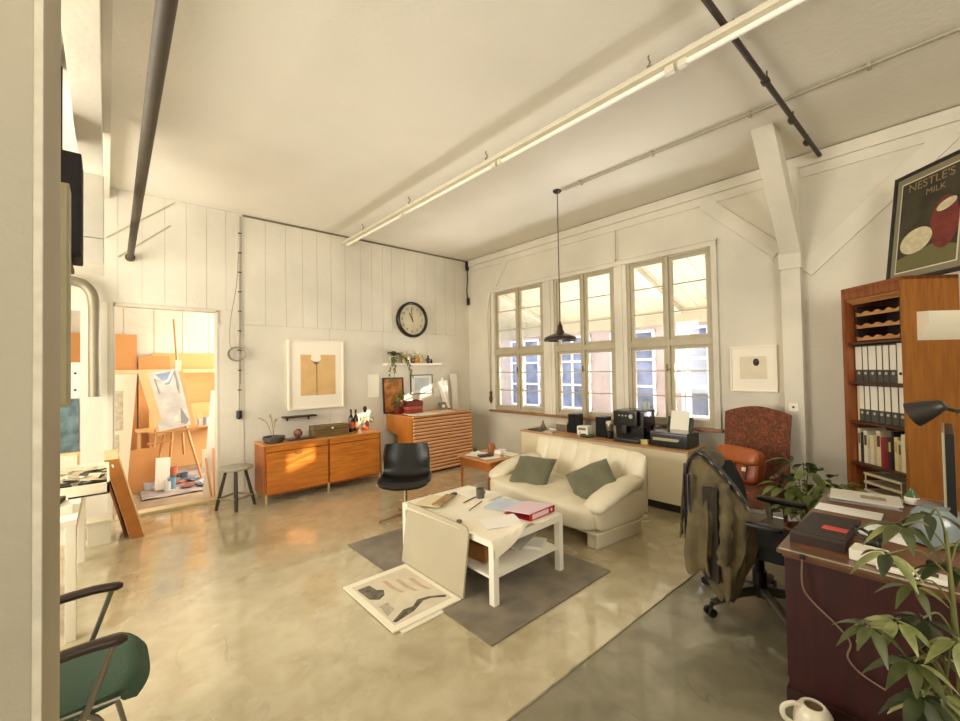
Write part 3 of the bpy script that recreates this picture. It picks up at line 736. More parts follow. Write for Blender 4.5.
def wine(lb, x, y, h, r, m=DG, label_c=None):
    t = T('wine_bottle', lb, 'bottle', (x, y, STZ))
    b = B(); b.lathe([(r * .9, 0), (r, .008), (r, h * .58), (r * .8, h * .68), (r * .36, h * .78), (r * .34, h * .97), (r * .4, h * .97), (r * .4, h)], n=24); P('bottle_body', b, m, t)
    b = B(); b.lathe([(r * 1.01, h * .16), (r * 1.012, h * .17), (r * 1.012, h * .44), (r * 1.01, h * .45)], n=24); P('paper_label', b, M('bottle_label_%d' % (label_c or (150,))[0], label_c or (150, 84, 52), .7), t)
    b = B(); b.lathe([(r * .42, h * .84), (r * .43, h * 1.0), (.001, h * 1.005)], n=18); P('capsule', b, M('foil_black', (34, 28, 26), .35), t)
wine('dark wine bottle nearest the wooden box on the sideboard', 2.72, 5.93, .335, .037)
wine('dark wine bottle with rust label, second from the wooden box', 2.805, 5.95, .325, .036, label_c=(176, 108, 60))
t = T('decanter', 'clear glass decanter with dark stopper on the sideboard', 'decanter', (2.965, 5.97, STZ))
b = B(); b.lathe([(.05, 0), (.06, .01), (.058, .11), (.03, .16), (.02, .20), (.02, .27), (.028, .28)], n=24); P('decanter_body', b, GL, t)
b = B(); b.lathe([(.046, .008), (.054, .014), (.053, .05), (.001, .05)], n=22); P('amber_drink', b, M('amber_drink', (196, 92, 26), .15), t)
b = B(); b.lathe([(.018, .27), (.024, .30), (.03, .33), (.02, .36), (.001, .365)], n=16); P('stopper', b, BLK, t)
def stemglass(lb, x, y, h):
    t = T('stemmed_glass', lb, 'glass', (x, y, STZ))
    b = B(); b.lathe([(.034, 0), (.034, .003), (.006, .01), (.005, h * .45), (.02, h * .52), (.036, h * .68), (.034, h), (.031, h), (.033, h * .7), (.001, h * .54)], n=22); P('glass_body', b, GL, t)
stemglass('stemmed glass between the dark bottles and the decanter', 2.885, 5.90, .22); stemglass('stemmed glass at the right end of the sideboard', 3.03, 5.88, .20)
b = B(); b.lathe([(.03, 0), (.034, .005), (.034, .09), (.012, .115), (.012, .14)], n=18); O('amber_flask', b, M('amber_glass', (170, 60, 24), .15, coat=.3), 'small squat amber flask at the end of the sideboard', 'bottle', (3.02, 6.02, STZ))

# ---------------------------------------------------------------- plan chest
PINE = wood('plan_chest_front', (246, 200, 156), (230, 172, 120), axis=0, rough=.4, coat=.1)
ORSIDE = wood('plan_chest_side', (196, 122, 40), (170, 98, 28), axis=2, rough=.38, coat=.1)
cx0, cx1, cy0, cy1, CH = 3.50, 4.715, 5.485, 6.27, .925
t = T('plan_chest', 'tall orange wooden plan chest with many shallow drawers in the back corner', 'chest', (cx0, cy0, 0))
W = cx1 - cx0; D = cy1 - cy0
prof = [(.012, 0), (.44, 0), (.44, .60), (D, .66), (D, CH - .02), (.012, CH - .02)]
my = Matrix(((0, 0, 1, 0), (1, 0, 0, 0), (0, 1, 0, 0), (0, 0, 0, 1)))
b = B(); b.prism(prof, .022, my); P('side_panel', b, ORSIDE, t)
b = B(); b.prism(prof, .022, Matrix.Translation((W - .022, 0, 0)) @ my); P('side_panel', b, ORSIDE, t)
b = B(); b.b2(.02, W - .02, .02, .44, 0, .03); b.b2(.02, W - .02, .425, .44, .03, CH - .03); b.b2(.02, W - .02, .03, .42, .03, CH - .03); P('carcass', b, M('chest_inside', (74, 40, 20), .7), t)
b = B(); b.b2(-.012, W + .012, -.022, D, CH - .024, CH, bev=.004); P('top', b, TEAKT, t)
nd = 16; dz = (CH - .06) / nd
for k in range(nd):
    z0 = .03 + k * dz
    b = B()
    b.prism([(.006, .0), (.02, 0), (.02, dz - .012), (-.026, dz - .012), (-.030, dz - .018), (-.026, dz - .030), (-.006, dz - .036)], W - .05, Matrix.Translation((.025, 0, z0)) @ my)
    P('drawer', b, PINE, t)
CZ = CH
t = T('fruit_crate_plant', 'bushy little plant in a dark red pot on the plan chest', 'plant', (3.585, 6.03, CZ))
b = B(); b.lathe([(.055, 0), (.062, .01), (.075, .10), (.08, .125), (.07, .125), (.06, .11), (.001, .105)], n=22); P('pot', b, M('dark_red_pot', (104, 38, 30), .4), t)
b = B(); st = B(); rng = random.Random(8)
for k in range(30):
    a = rng.uniform(0, 2 * PI); r = rng.uniform(.03, .12); h = rng.uniform(.18, .40)
    p = (r * math.cos(a), r * math.sin(a) * .8, h); st.tube(smooth_path([(0, 0, .10), (r * .4 * math.cos(a), r * .4 * math.sin(a), h * .6), p], 3), .003, n=5)
    for q in range(6): leaf(b, Vector(p) + Vector((rng.uniform(-.03, .03), rng.uniform(-.03, .03), rng.uniform(-.07, .01))), (rng.uniform(-1, 1), rng.uniform(-1, 1), rng.uniform(-.3, .8)), (0, 0, 1), rng.uniform(.04, .065), .026, nseg=4)
P('foliage', b, M('leaf_olive', (124, 126, 58), .45, var=.4, scale=9), t); P('stem', st, LEAFD, t)
t = T('framed_cork_board', 'orange brown picture in a dark frame leaning behind the plant', 'picture', (3.635, 6.235, CZ))
rt = rotm(-4, 0, 0)
b = B()
for (x0, x1, z0, z1) in ((-.20, .20, 0, .024), (-.20, .20, .576, .60), (-.20, -.176, .024, .576), (.176, .20, .024, .576)): b.b2(x0, x1, -.011, .011, z0, z1, bev=.002)
for v in b.bm.verts: v.co = rt @ v.co
P('frame', b, M('dark_walnut', (66, 40, 34)), t)
b = B(); b.b2(-.18, .18, .0, .008, .02, .58)
for v in b.bm.verts: v.co = rt @ v.co
P('picture', b, M('orange_painting', (206, 140, 66), .6, var=.5, scale=9, rgb2=(150, 84, 40)), t)
t = T('red_box', 'long dull red box lying on the plan chest beside the plant', 'box', (3.82, 5.98, CZ), rz=6)
b = B(); b.b2(-.15, .15, -.10, .10, 0, .10, bev=.004); P('box_body', b, M('dull_red_card', (150, 58, 44), .6, var=.15, scale=12), t)
b = B(); b.b2(-.154, .154, -.104, .104, .075, .115, bev=.004); P('lid', b, M('brick_red_card', (186, 92, 66), .6), t)
b = B(); b.b2(-.14, .14, -.09, .09, 0, .085, bev=.004); O('maroon_box', b, M('maroon_card', (116, 52, 46), .6, var=.2, scale=10), 'smaller maroon box stacked on the dull red box', 'box', (3.86, 6.0, CZ + .115), rz=-14)
b = B(); b.grid(lambda u, v: ((u - .5) * .16, (v - .5) * .12, .03 * math.sin(u * 3 + 1) * (1 - v) + .004), 8, 6, thick=.002); O('crumpled_card', b, M('brick_red_card', (186, 92, 66)), 'red folded card lying on top of the maroon box', 'card', (3.92, 5.95, CZ + .20), rz=-20)
SHEET = M('sheet_white', (240, 234, 218), .8)
def sheet(name, lb, cat, x, y, z, w, d, rz=0, h=.004, curl=.012, m=None, group=None, seed=0):
    b = B(); b.grid(lambda u, v: ((u - .5) * w, (v - .5) * d, h + curl * ((u - .5) ** 2 * 3 * (1 if v > .5 else .4)) * abs(math.sin(2 * u + seed))), 10, 8, thick=.0025 if h > .003 else .0015)
    return O(name, b, m or SHEET, lb, cat, (x, y, z), rz, group)
sheet('drawing_sheet', 'large cream sheet hanging slightly over the left front of the plan chest', 'paper', 3.80, 5.66, CZ, .52, .36, 4, curl=.03, seed=1)
sheet('drawing_sheet', 'white sheet in the middle of the plan chest top', 'paper', 4.22, 5.74, CZ + .001, .46, .34, -6, h=.003, curl=.02, seed=2, m=M('sheet_cream', (226, 204, 170), .8))
sheet('drawing_sheet', 'rust toned sheet at the back of the plan chest top', 'paper', 4.22, 6.02, CZ + .001, .36, .24, 8, h=.003, m=M('rust_paper', (206, 160, 124), .8))
def roll(lb, x0, y0, x1, y1, h, r):
    b = B(); p0 = Vector((0, 0, .002)); p1 = Vector((x1 - x0, y1 - y0, h))
    rings = [b.ring(p0, p1 - p0, 18, r), b.ring(p1, p1 - p0, 18, r), b.ring(p1, p1 - p0, 18, r * .8), b.ring(p1 - (p1 - p0) * .3, p1 - p0, 18, r * .78)]
    b.skin(rings); O('paper_roll', b, M('roll_white', (238, 232, 222), .7), lb, 'paper roll', (x0, y0, CZ + .012), group='paper rolls in the corner')
roll('white paper roll leaning furthest left in the back corner', 4.655, 6.10, 4.72, 6.21, .50, .036)
roll('white paper roll leaning next to the small grey picture', 4.66, 6.14, 4.57, 6.235, .50, .032)
roll('thick white paper roll in the middle of the leaning rolls', 4.64, 6.04, 4.60, 6.20, .42, .03)
roll('tall narrow white roll second from the corner', 4.70, 6.19, 4.66, 6.25, .56, .03)
b = B(); b.b2(-.07, .07, -.018, .018, 0, 1.56, bev=.004)
for v in b.bm.verts: v.co.y += .03 * v.co.z / 1.56; v.co.x -= .05 * v.co.z / 1.56
O('corner_board', b, M('panel_white', (232, 226, 216), .6), 'tall white board standing in the corner right of the plan chest', 'board', (4.96, 6.20, .0))
t = T('small_grey_picture', 'little grey picture with a pale round spot before the paper rolls', 'picture', (4.47, 6.0, CZ), rz=-6)
b = B(); b.box((0, 0, .07), (.15, .012, .135), r=rotm(-10, 0, 0), bev=.002); P('panel', b, M('slate_grey', (120, 116, 108), .6), t)
b = B(); b.box((0, .03, .05), (.02, .006, .11), r=rotm(24, 0, 0)); P('strut', b, BLK, t)
b = B(); b.cyl((.02, -.0065, .066), (.02, -.0085, .0662), .032, n=20); P('pale_spot', b, M('sheet_white', (240, 234, 218)), t)

# ---------------------------------------------------------------- stool
t = T('wooden_stool', 'round grey topped workshop stool left of the sideboard', 'stool', (1.185, 5.85, 0))
b = B(); b.lathe([(.001, .468), (.175, .468), (.190, .476), (.192, .492), (.182, .50), (.001, .50)], n=40); P('seat', b, M('grey_green_seat', (160, 156, 134), .5, var=.1, scale=14), t)
LEGM = M('dark_turned_leg', (52, 42, 32), .4)
for k in range(4):
    a = math.radians(-100 + 90 * k); b = B(); b.tube([(.10 * math.cos(a), .10 * math.sin(a), .47), (.185 * math.cos(a), .185 * math.sin(a), .10), (.205 * math.cos(a), .205 * math.sin(a), .0)], [.017, .02, .016], n=10); P('leg', b, LEGM, t)
b = B()
for k in range(4):
    a0 = math.radians(-100 + 90 * k); a1 = a0 + PI / 2; b.cyl((.182 * math.cos(a0), .182 * math.sin(a0), .135), (.182 * math.cos(a1), .182 * math.sin(a1), .135), .013, n=8)
PS('foot_rail', b, M('worn_rail', (150, 136, 110), .5), t)

# ---------------------------------------------------------------- black shell chair
t = T('shell_chair', 'black leather swivel shell chair standing before the sideboard', 'chair', (2.475, 4.03, 0), rz=-37)
# local: chair looks towards -y
PR = [(-.25, .405), (-.245, .425), (-.12, .415), (.04, .40), (.14, .415), (.19, .48), (.21, .58), (.23, .70), (.245, .795)]
HW = [.24, .262, .272, .272, .268, .262, .255, .245, .222]
prs = smooth_path([(p[0], p[1], h) for p, h in zip(PR, HW)], 4)
def shell(off, grow):
    def fn(u, v):
        k = v * (len(prs) - 1); i = min(int(k), len(prs) - 2); p = prs[i].lerp(prs[i + 1], k - i)
        a = 2 * u - 1; lift = .04 * abs(a) ** 3; back = min(1, max(0, (p.y - .42) / .2))
        tg = prs[min(i + 1, len(prs) - 1)] - prs[max(i - 1, 0)]; n = Vector((-tg.y, tg.x)); n.normalize()
        return ((p.z + grow) * a, p.x + n.x * off - lift * back * 1.2, p.y + n.y * off + lift * (1 - back))
    return fn
b = B(); b.grid(shell(-.012, .014), 18, 34, thick=.012); P('shell', b, M('cream_shell', (206, 192, 156), .35), t)
b = B(); b.grid(shell(.035, -.004), 18, 34, thick=.045); P('cushion', b, M('black_leather', (14, 12, 10), .3, bump=.15, bscale=90), t, sharp=60)
CHR = M('brushed_steel', (196, 186, 160), .28, metal=1)
b = B(); b.cyl((0, 0, .06), (0, 0, .41), .02, n=16); b.cyl((0, 0, .385), (0, 0, .408), .09, n=20); P('column', b, CHR, t)
for k in range(4):
    a = math.radians(20 + 90 * k); b = B(); b.tube([(0, 0, .065), (.29 * math.cos(a), .29 * math.sin(a), .022)], [.018, .013], n=8); b.cyl((.285 * math.cos(a), .285 * math.sin(a), 0), (.285 * math.cos(a), .285 * math.sin(a), .02), .014, n=10); P('leg', b, M('worn_steel', (142, 124, 94), .35, metal=.8), t)

# ---------------------------------------------------------------- rug
RUG = M('rug_pile', (130, 117, 92), .95, var=.35, scale=5, bump=.5, bscale=160, rgb2=(100, 89, 69), sheen=.2)
b = B(); b.b2(1.70, 3.015, 1.83, 3.81, .0, .011, bev=.004)
O('grey_rug', b, RUG, 'grey brown rug under the white coffee table', 'rug')
RZ = .011
# ---------------------------------------------------------------- coffee table
LAC = M('white_lacquer', (238, 232, 214), .35)
t = T('coffee_table', 'white rectangular coffee table with lower shelf on the rug', 'table', (1.98, 2.10, RZ))
b = B(); b.b2(0, .78, 0, 1.18, .395, .45, bev=.003); P('tabletop', b, LAC, t)
for (x, y) in ((.0, .0), (.73, 0), (0, 1.13), (.73, 1.13)):
    b = B(); b.b2(x, x + .05, y, y + .05, 0, .396, bev=.002); P('leg', b, LAC, t)
b = B(); b.b2(.02, .76, .03, 1.15, .165, .185, bev=.002); P('shelf', b, LAC, t)
TZ = .45 + RZ
# big drawing paper lying on the table and curling over its near end
def drape(u, v):
    over = .115 * max(0, 1 - u / .62) ** .8
    x = 1.966 + u * .62 - .05 * v; s = v * (1.05 + over) - over      # s < 0 hangs over the near edge
    near = 2.092
    z = TZ + .003 + .004 * math.sin(5 * u + 4 * v) + .045 * math.exp(-((u - .52) / .16) ** 2) * math.exp(-(v / .10) ** 2)
    if s >= 0: return (x, near + s, z)
    k = -s
    return (x + .35 * k * u, near - .02 * math.sin(min(k / .05, 1.57)) - .10 * k, z - k * .95)
b = B(); b.grid(drape, 26, 40, thick=.002)
O('drawing_paper', b, M('drawing_paper', (238, 228, 206), .75), 'big cream drawing paper spread on the coffee table and curling over its edge', 'paper')
PZ = TZ + .0085
def book(name, lb, cat, x, y, z, w, d, h, rz, m, pages=True, group=None):
    t = T(name, lb, cat, (x, y, z), rz, group)
    b = B(); b.b2(-w / 2, w / 2, -d / 2, d / 2, 0, .003); b.b2(-w / 2, w / 2, -d / 2, d / 2, h - .003, h); b.b2(-w / 2, -w / 2 + .004, -d / 2, d / 2, 0, h); P('cover', b, m, t)
    b = B(); b.b2(-w / 2 + .004, w / 2 - .004, -d / 2 + .004, d / 2 - .004, .003, h - .003); P('pages', b, M('page_block', (232, 222, 200), .8), t)
    return t
# red lever-arch folder
t = T('red_folder', 'red lever arch folder lying on the coffee table', 'folder', (2.585, 2.29, PZ - .006), rz=2)
RED = M('folder_red', (168, 34, 40), .4); REDIN = M('folder_pink', (226, 196, 206), .45)
b = B(); b.b2(-.16, .16, -.125, -.12, 0, .055, bev=.001); b.b2(-.16, .16, -.12, .15, 0, .004); P('cover', b, RED, t)
b = B(); b.box((0, .018, .040), (.32, .285, .004), r=rotm(-6.0, 0, 0)); P('front_board', b, REDIN, t)
b = B(); b.b2(-.13, .075, -.1275, -.125, .010, .046); P('spine_label', b, M('pale_pink_label', (234, 200, 196), .7), t)
b = B(); b.cyl((.115, -.1275, .028), (.115, -.125, .028), .012, n=14); P('finger_ring', b, M('sheet_white', (240, 234, 218)), t)
sheet('magazine', 'white open magazine beside the red folder on the coffee table', 'magazine', 2.25, 2.30, PZ, .30, .22, -24, h=.006, curl=.012, m=M('magazine_white', (240, 236, 228), .5))
sheet('magazine', 'blue grey magazine behind the red folder on the coffee table', 'magazine', 2.57, 2.55, PZ - .002, .29, .30, 20, h=.006, curl=.006, m=M('magazine_blue', (196, 206, 222), .45, var=.1, scale=6))
sheet('tissue_sheet', 'thin white sheet at the far edge of the coffee table', 'paper', 2.62, 2.97, PZ - .003, .24, .42, 10, h=.004, curl=.012)
sheet('sketch_pad', 'beige sketch pad near the back corner of the coffee table', 'pad', 2.17, 3.06, PZ - .002, .30, .24, 28, h=.014, curl=.004, m=M('pad_beige', (222, 206, 168), .7))
b = B(); b.b2(-.15, .15, -.045, .045, 0, .012, bev=.002); O('brown_card', b, M('card_brown', (172, 138, 90), .7, var=.3, scale=18), 'narrow brown card strip lying on the sketch pad', 'card', (2.235, 3.0, PZ + .014), rz=28)
t = T('grey_mug', 'small grey mug on the coffee table with a dark inside', 'mug', (2.545, 2.86, TZ + .0066))
b = B(); b.lathe([(.033, 0), (.037, .004), (.038, .088), (.034, .088), (.033, .01), (.001, .008)], n=26); P('mug_body', b, M('mug_grey', (92, 88, 74), .4, var=.2, scale=20), t)
b = B(); b.tube([(.036 + .024 * math.sin(PI * k / 10), 0, .07 - .05 * k / 10) for k in range(11)], .005, n=8); P('handle', b, M('mug_grey', (92, 88, 74)), t)
def pen(name, lb, cat, x, y, ln, rz, m, r=.0045):
    b = B(); b.cyl((-ln / 2, 0, r), (ln / 2 - .015, 0, r), r, n=8); b.cyl((ln / 2 - .015, 0, r), (ln / 2, 0, r), r, .001, n=8); O(name, b, m, lb, cat, (x, y, PZ), rz)
pen('pencil', 'dark pencil lying by the grey mug', 'pencil', 2.44, 2.88, .20, 15, BLK); pen('paint_brush', 'long thin dark brush in the middle of the drawing paper', 'brush', 2.37, 2.72, .27, 24, M('brush_brown', (70, 50, 34), .5), .004)
b = B(); b.b2(-.04, .04, -.02, .02, 0, .02, bev=.005); O('clip', b, BLK, 'black bulldog clip near the far corner of the coffee table', 'clip', (2.42, 3.10, PZ - .002), rz=20)
b = B(); b.lathe([(.012, 0), (.024, .006), (.02, .02), (.001, .024)], n=14); O('eraser', b, M('eraser_grey', (110, 100, 84), .7), 'small dark eraser on the drawing paper above the leaning board', 'eraser', (2.02, 2.52, PZ - .001))
# lower shelf
SZ2 = RZ + .185
b = B(); b.b2(-.19, .19, -.16, .16, 0, .12, bev=.006); O('cardboard_box', b, M('shelf_cardboard', (170, 118, 66), .75, var=.15), 'brown cardboard box on the lower shelf of the coffee table', 'box', (2.27, 2.50, SZ2), rz=6)
sheet('grey_envelope', 'grey card sheet lying askew over the lower shelf box', 'card', 2.37, 2.30, SZ2 + .122, .36, .30, 20, h=.004, curl=.0, m=M('grey_card', (176, 172, 162), .6))
b = B(); b.b2(-.10, .10, -.14, .14, 0, .022, bev=.003); O('paperback', b, M('paperback_pale', (222, 220, 212), .6), 'pale paperback on the right of the lower shelf', 'book', (2.60, 2.34, SZ2), rz=28)
# leaning portfolio board
th = .014
b = B(); poly = [(-.41, 0), (.41, 0)] + [(.355 + .055 * math.cos(math.radians(90 * k / 6)), .435 + .055 * math.sin(math.radians(90 * k / 6))) for k in range(7)] + [(-.40, .49), (-.41, .48)]
b.prism(poly, th, Matrix.Rotation(math.radians(-90), 4, 'Z') @ Matrix.Rotation(math.radians(90 - 8.0), 4, 'X'))
O('portfolio_board', b, M('grey_board', (178, 168, 142), .75, var=.06, scale=4), 'grey board leaning against the side of the coffee table', 'board', (1.897, 2.735, RZ + .002))
# prints on the floor
def printsheet(lb, x, y, z, rz, art):
    t = T('mounted_print', lb, 'print', (x, y, z), rz)
    b = B(); b.b2(-.272, .272, -.37, .37, 0, .010, bev=.001); P('mount', b, M('print_mount', (234, 226, 204), .7), t)
    if art:
        b = B(); b.b2(-.232, .232, -.315, .31, .010, .0108); q = P('picture', b, M('print_ground', (214, 204, 180), .75, var=.12, scale=7), t)
        b = B(); b.prism([(-.215, .25), (-.21, .07), (-.16, .02), (-.10, .05), (-.07, .12), (-.11, .15), (-.12, .25)], .0006, Matrix.Translation((0, -.0, .0108)))
        b2 = Matrix.Translation((0, 0, .0108))
        P('dark_patch', b, M('print_grey', (120, 112, 96), .75, var=.45, scale=22, rgb2=(72, 66, 56)), q)
        b = B(); b.prism([(-.225, -.275), (-.205, -.295), (-.05, -.265), (.06, -.205), (.12, -.215), (.205, -.275), (.225, -.26), (.205, -.24), (.12, -.185), (.04, -.165), (-.03, -.215), (-.10, -.205)], .0006, b2); P('dark_shape', b, M('print_black', (112, 104, 88), .7, var=.5, scale=26, rgb2=(58, 52, 44)), q)
        b = B(); b.prism([(-.205, -.06), (-.215, -.2), (-.14, -.16), (-.13, -.05)], .0006, b2); P('writing_block', b, M('print_line', (190, 180, 156), .75, var=.35, scale=60), q)
        for k in range(3):
            x0 = -.02 + .085 * k; b = B(); b.prism([(x0, .24 - .05 * k), (x0 + .035, .22 - .05 * k), (x0 + .03, .10 - .06 * k), (x0 + .045, -.02 - .05 * k), (x0 + .02, .0 - .05 * k), (x0 + .0, .11 - .06 * k)], .0006, b2); P('tan_stroke', b, M('print_tan', (200, 172, 144), .75, var=.15, scale=20), q)
printsheet('plain mounted print lying beneath the printed one on the floor', 1.642, 2.672, .0005, 1.0, False)
printsheet('large mounted print of pale figures lying on the floor before the coffee table', 1.602, 2.70, .0112, 0, True)

# ---------------------------------------------------------------- sofa
LEA = M('cream_leather', (226, 216, 190), .42, bump=.25, bscale=45, var=.05, scale=5)
t = T('leather_sofa', 'cream leather two seat sofa behind the coffee table', 'sofa', (3.745, 2.825, 0), rz=-7)
b = B(); b.b2(-.42, .36, -.80, .80, .135, .165, bev=.012); P('base', b, LEA, t)
def seat_bump(v):
    if v.z <= 0: return v
    w = .010 * math.cos(v.y * 30) * math.exp(-(v.x - .05) ** 2 * 8) + .014 * noise.noise(Vector((v.x * 5, v.y * 4, 2))) - .015 * math.exp(-(v.y / .03) ** 2)
    return Vector((v.x, v.y, v.z + w))
b = B(); b.ell((-.12, 0, .275), (.86, 1.56, .25), e=.36, nu=64, nv=24, fn=seat_bump)
P('seat', b, LEA, t, sharp=70)
# tall back with upright pleats, leaning, rounded over at the top
BPR = smooth_path([(.20, .27, 0), (.235, .42, 0), (.29, .60, 0), (.335, .72, 0), (.375, .765, 0), (.425, .755, 0), (.445, .70, 0), (.40, .50, 0), (.35, .20, 0)], 4)
def back_fn(u, v):
    a = 2 * u - 1; k = v * (len(BPR) - 1); i = min(int(k), len(BPR) - 2); p = BPR[i].lerp(BPR[i + 1], k - i)
    front = max(0, 1 - v / .5); ph = u * 7
    pl = (.020 * abs(math.sin(PI * ph)) ** .5 - .012) * min(1, front * 3.0) * min(1, v * 8)
    pl += .006 * noise.noise(Vector((u * 12, v * 9, 4)))
    edge = abs(a) ** 10
    mid = Vector((.33, .48))
    x, z = p.x - pl + (mid.x - p.x) * edge * .55, p.y - .035 * edge * max(0, p.y - .5) * 3 + .010 * abs(math.sin(PI * ph)) * (v > .3) * (v < .6)
    y = a * (.80 - .03 * max(0, p.y - .3) - 0 * edge)
    return (x, y, z)
b = B(); b.grid(back_fn, 84, 32)
bmv = b.bm; bmv.verts.ensure_lookup_table(); nv_ = 33
for col in (0, 84): bmv.faces.new([bmv.verts[col * nv_ + q] for q in range(nv_)])
P('backrest', b, LEA, t, sharp=75)
for s_ in (-1, 1):
    b = B()
    pts = smooth_path([(.26, s_ * .72, .515), (.06, s_ * .73, .50), (-.16, s_ * .74, .455), (-.33, s_ * .74, .40), (-.43, s_ * .735, .345)], 5)
    n_ = len(pts); rs = [.085 + .02 * math.sin(PI * k / (n_ - 1)) for k in range(n_)]; rs[0] = .07; rs[-1] = .03; rs[-2] = .066; rs[-3] = .08
    b.tube(pts, rs, n=22, sx=1.25, sy=.62)
    for v in b.bm.verts: v.co += Vector((0, 0, .008 * noise.noise(v.co * 9)))
    P('armrest', b, LEA, t, sharp=80)
    b = B(); b.ell((-.04, s_ * .755, .30), (.76, .12, .28), e=.45, nu=32, nv=16); P('side', b, LEA, t, sharp=75)
for s_ in (-1, 1):
    b = B(); b.b2(-.38, .30, s_ * .70 - .055, s_ * .70 + .055, 0, .136, bev=.012); P('leg', b, M('white_foot', (226, 216, 192), .45), t)
OLV = M('olive_cotton', (104, 102, 76), .85, bump=.35, bscale=30, var=.12, scale=8, sheen=.2)
def cushion(lb, loc, rot, size, thick, seed, spin=0):
    def fn(u, v, sgn):
        a = 2 * u - 1; c = 2 * v - 1
        e = max(0, (1 - a ** 4)) * max(0, (1 - c ** 4)); pin = 1 - .07 * (1 - abs(a * c)) * (abs(a) ** 6 + abs(c) ** 6)
        wr = .012 * math.sin(5 * a + 3 * c + seed) * e + .008 * noise.noise(Vector((a * 3, c * 3, seed)))
        return Vector((a * size / 2 * pin, c * size / 2 * pin, sgn * (thick / 2 * e ** .55) + wr))
    b = B(); n = 18
    top = [[b.bm.verts.new(fn(i / n, j / n, 1)) for j in range(n + 1)] for i in range(n + 1)]
    bot = [[top[i][j] if i in (0, n) or j in (0, n) else b.bm.verts.new(fn(i / n, j / n, -1)) for j in range(n + 1)] for i in range(n + 1)]
    for i in range(n):
        for j in range(n):
            b.bm.faces.new((top[i][j], top[i + 1][j], top[i + 1][j + 1], top[i][j + 1])); b.bm.faces.new((bot[i][j], bot[i][j + 1], bot[i + 1][j + 1], bot[i + 1][j]))
    o = O('throw_cushion', b, OLV, lb, 'cushion', loc, sharp=80, group='olive throw cushions on the sofa')
    o.rotation_euler = (rotm(0, 0, rot[2]) @ rotm(rot[0], rot[1], 0) @ rotm(0, 0, spin)).to_euler()
    return o
cushion('olive cushion at the far left end of the cream sofa', (3.56, 3.12, .475), (34, 8, -84), .46, .13, 1, 14)
cushion('olive cushion standing on a corner in the middle of the cream sofa', (3.60, 2.36, .50), (38, 0, -84), .46, .14, 4, 40)

# ---------------------------------------------------------------- side table
HON = wood('honey_wood', (176, 104, 46), (146, 80, 32), axis=0, rough=.35, coat=.2)
t = T('side_table', 'small honey wood side table between plan chest and sofa', 'table', (3.45, 3.71, 0))
b = B(); b.b2(-.02, .57, -.02, .60, .50, .52, bev=.004); P('tabletop', b, wood('honey_top', (206, 148, 88), (180, 120, 64), axis=0, rough=.35, coat=.2), t)
b = B(); b.b2(.02, .53, .015, .033, .39, .50); b.b2(.02, .53, .547, .565, .39, .50); b.b2(.015, .033, .02, .56, .39, .50); b.b2(.517, .535, .02, .56, .39, .50); PS('apron', b, HON, t)
for (x, y) in ((.03, .03), (.52, .03), (.03, .55), (.52, .55)):
    b = B(); b.tube([(x, y, .50), (x, y, .38), (x, y, 0)], [.027, .026, .016], n=4); P('leg', b, HON, t)
t = T('copper_mug', 'copper brown mug at the back of the side table', 'mug', (3.855, 4.090, 0.520))
b = B(); b.lathe([(.042, 0), (.046, .005), (.048, .115), (.044, .115), (.042, .012), (.001, .01)], n=26); P('mug_body', b, M('copper_glaze', (176, 112, 74), .35, var=.2, scale=16), t)
b = B(); b.tube([(.046 + .026 * math.sin(PI * k / 10), 0, .09 - .06 * k / 10) for k in range(11)], .006, n=8); P('handle', b, M('copper_glaze', (176, 112, 74)), t)
sheet('letter_paper', 'loose white letters spread at the left of the side table', 'paper', 3.620, 4.140, 0.520, .26, .22, 20, h=.005, curl=.03, seed=3)
sheet('letter_paper', 'white letter under the dark case on the side table', 'paper', 3.660, 3.890, 0.521, .34, .24, -12, h=.004, curl=.01, seed=5)
sheet('letter_paper', 'white page at the right corner of the side table', 'paper', 3.920, 3.830, 0.521, .16, .22, 6, h=.004, curl=.01, seed=6)
b = B(); b.b2(-.10, .10, -.045, .045, 0, .022, bev=.008); O('glasses_case', b, M('case_dark', (58, 50, 48), .4), 'dark spectacle case on the side table papers', 'case', (3.600, 3.930, 0.535), rz=-18)
b = B(); b.b2(-.07, .07, -.05, .05, 0, .045, bev=.006); O('tissue_box', b, M('tissue_white', (238, 232, 220), .6), 'small white box beside the copper mug', 'box', (3.860, 3.930, 0.534), rz=14)
b = B(); b.b2(-.03, .03, -.02, .02, 0, .02, bev=.004); O('lighter', b, M('rust_plastic', (176, 96, 60), .4), 'little rust coloured lighter on the side table edge', 'lighter', (3.740, 3.775, 0.533), rz=30)
b = B(); b.ell((0, 0, .035), (.06, .05, .07)); O('small_figure', b, M('dark_olive', (72, 70, 46), .6), 'tiny dark figure at the back corner of the side table', 'ornament', (3.700, 4.250, 0.520))
t = T('book_pile_box', 'grey lidded box on the floor under the side table', 'box', (3.70, 4.05, 0), rz=8)
b = B(); b.b2(-.17, .17, -.13, .13, 0, .10, bev=.004); P('box_body', b, M('grey_boxboard', (150, 142, 124), .7), t)
b = B(); b.b2(-.175, .175, -.135, .135, .085, .125, bev=.004); P('lid', b, M('pale_boxboard', (222, 216, 202), .7), t)

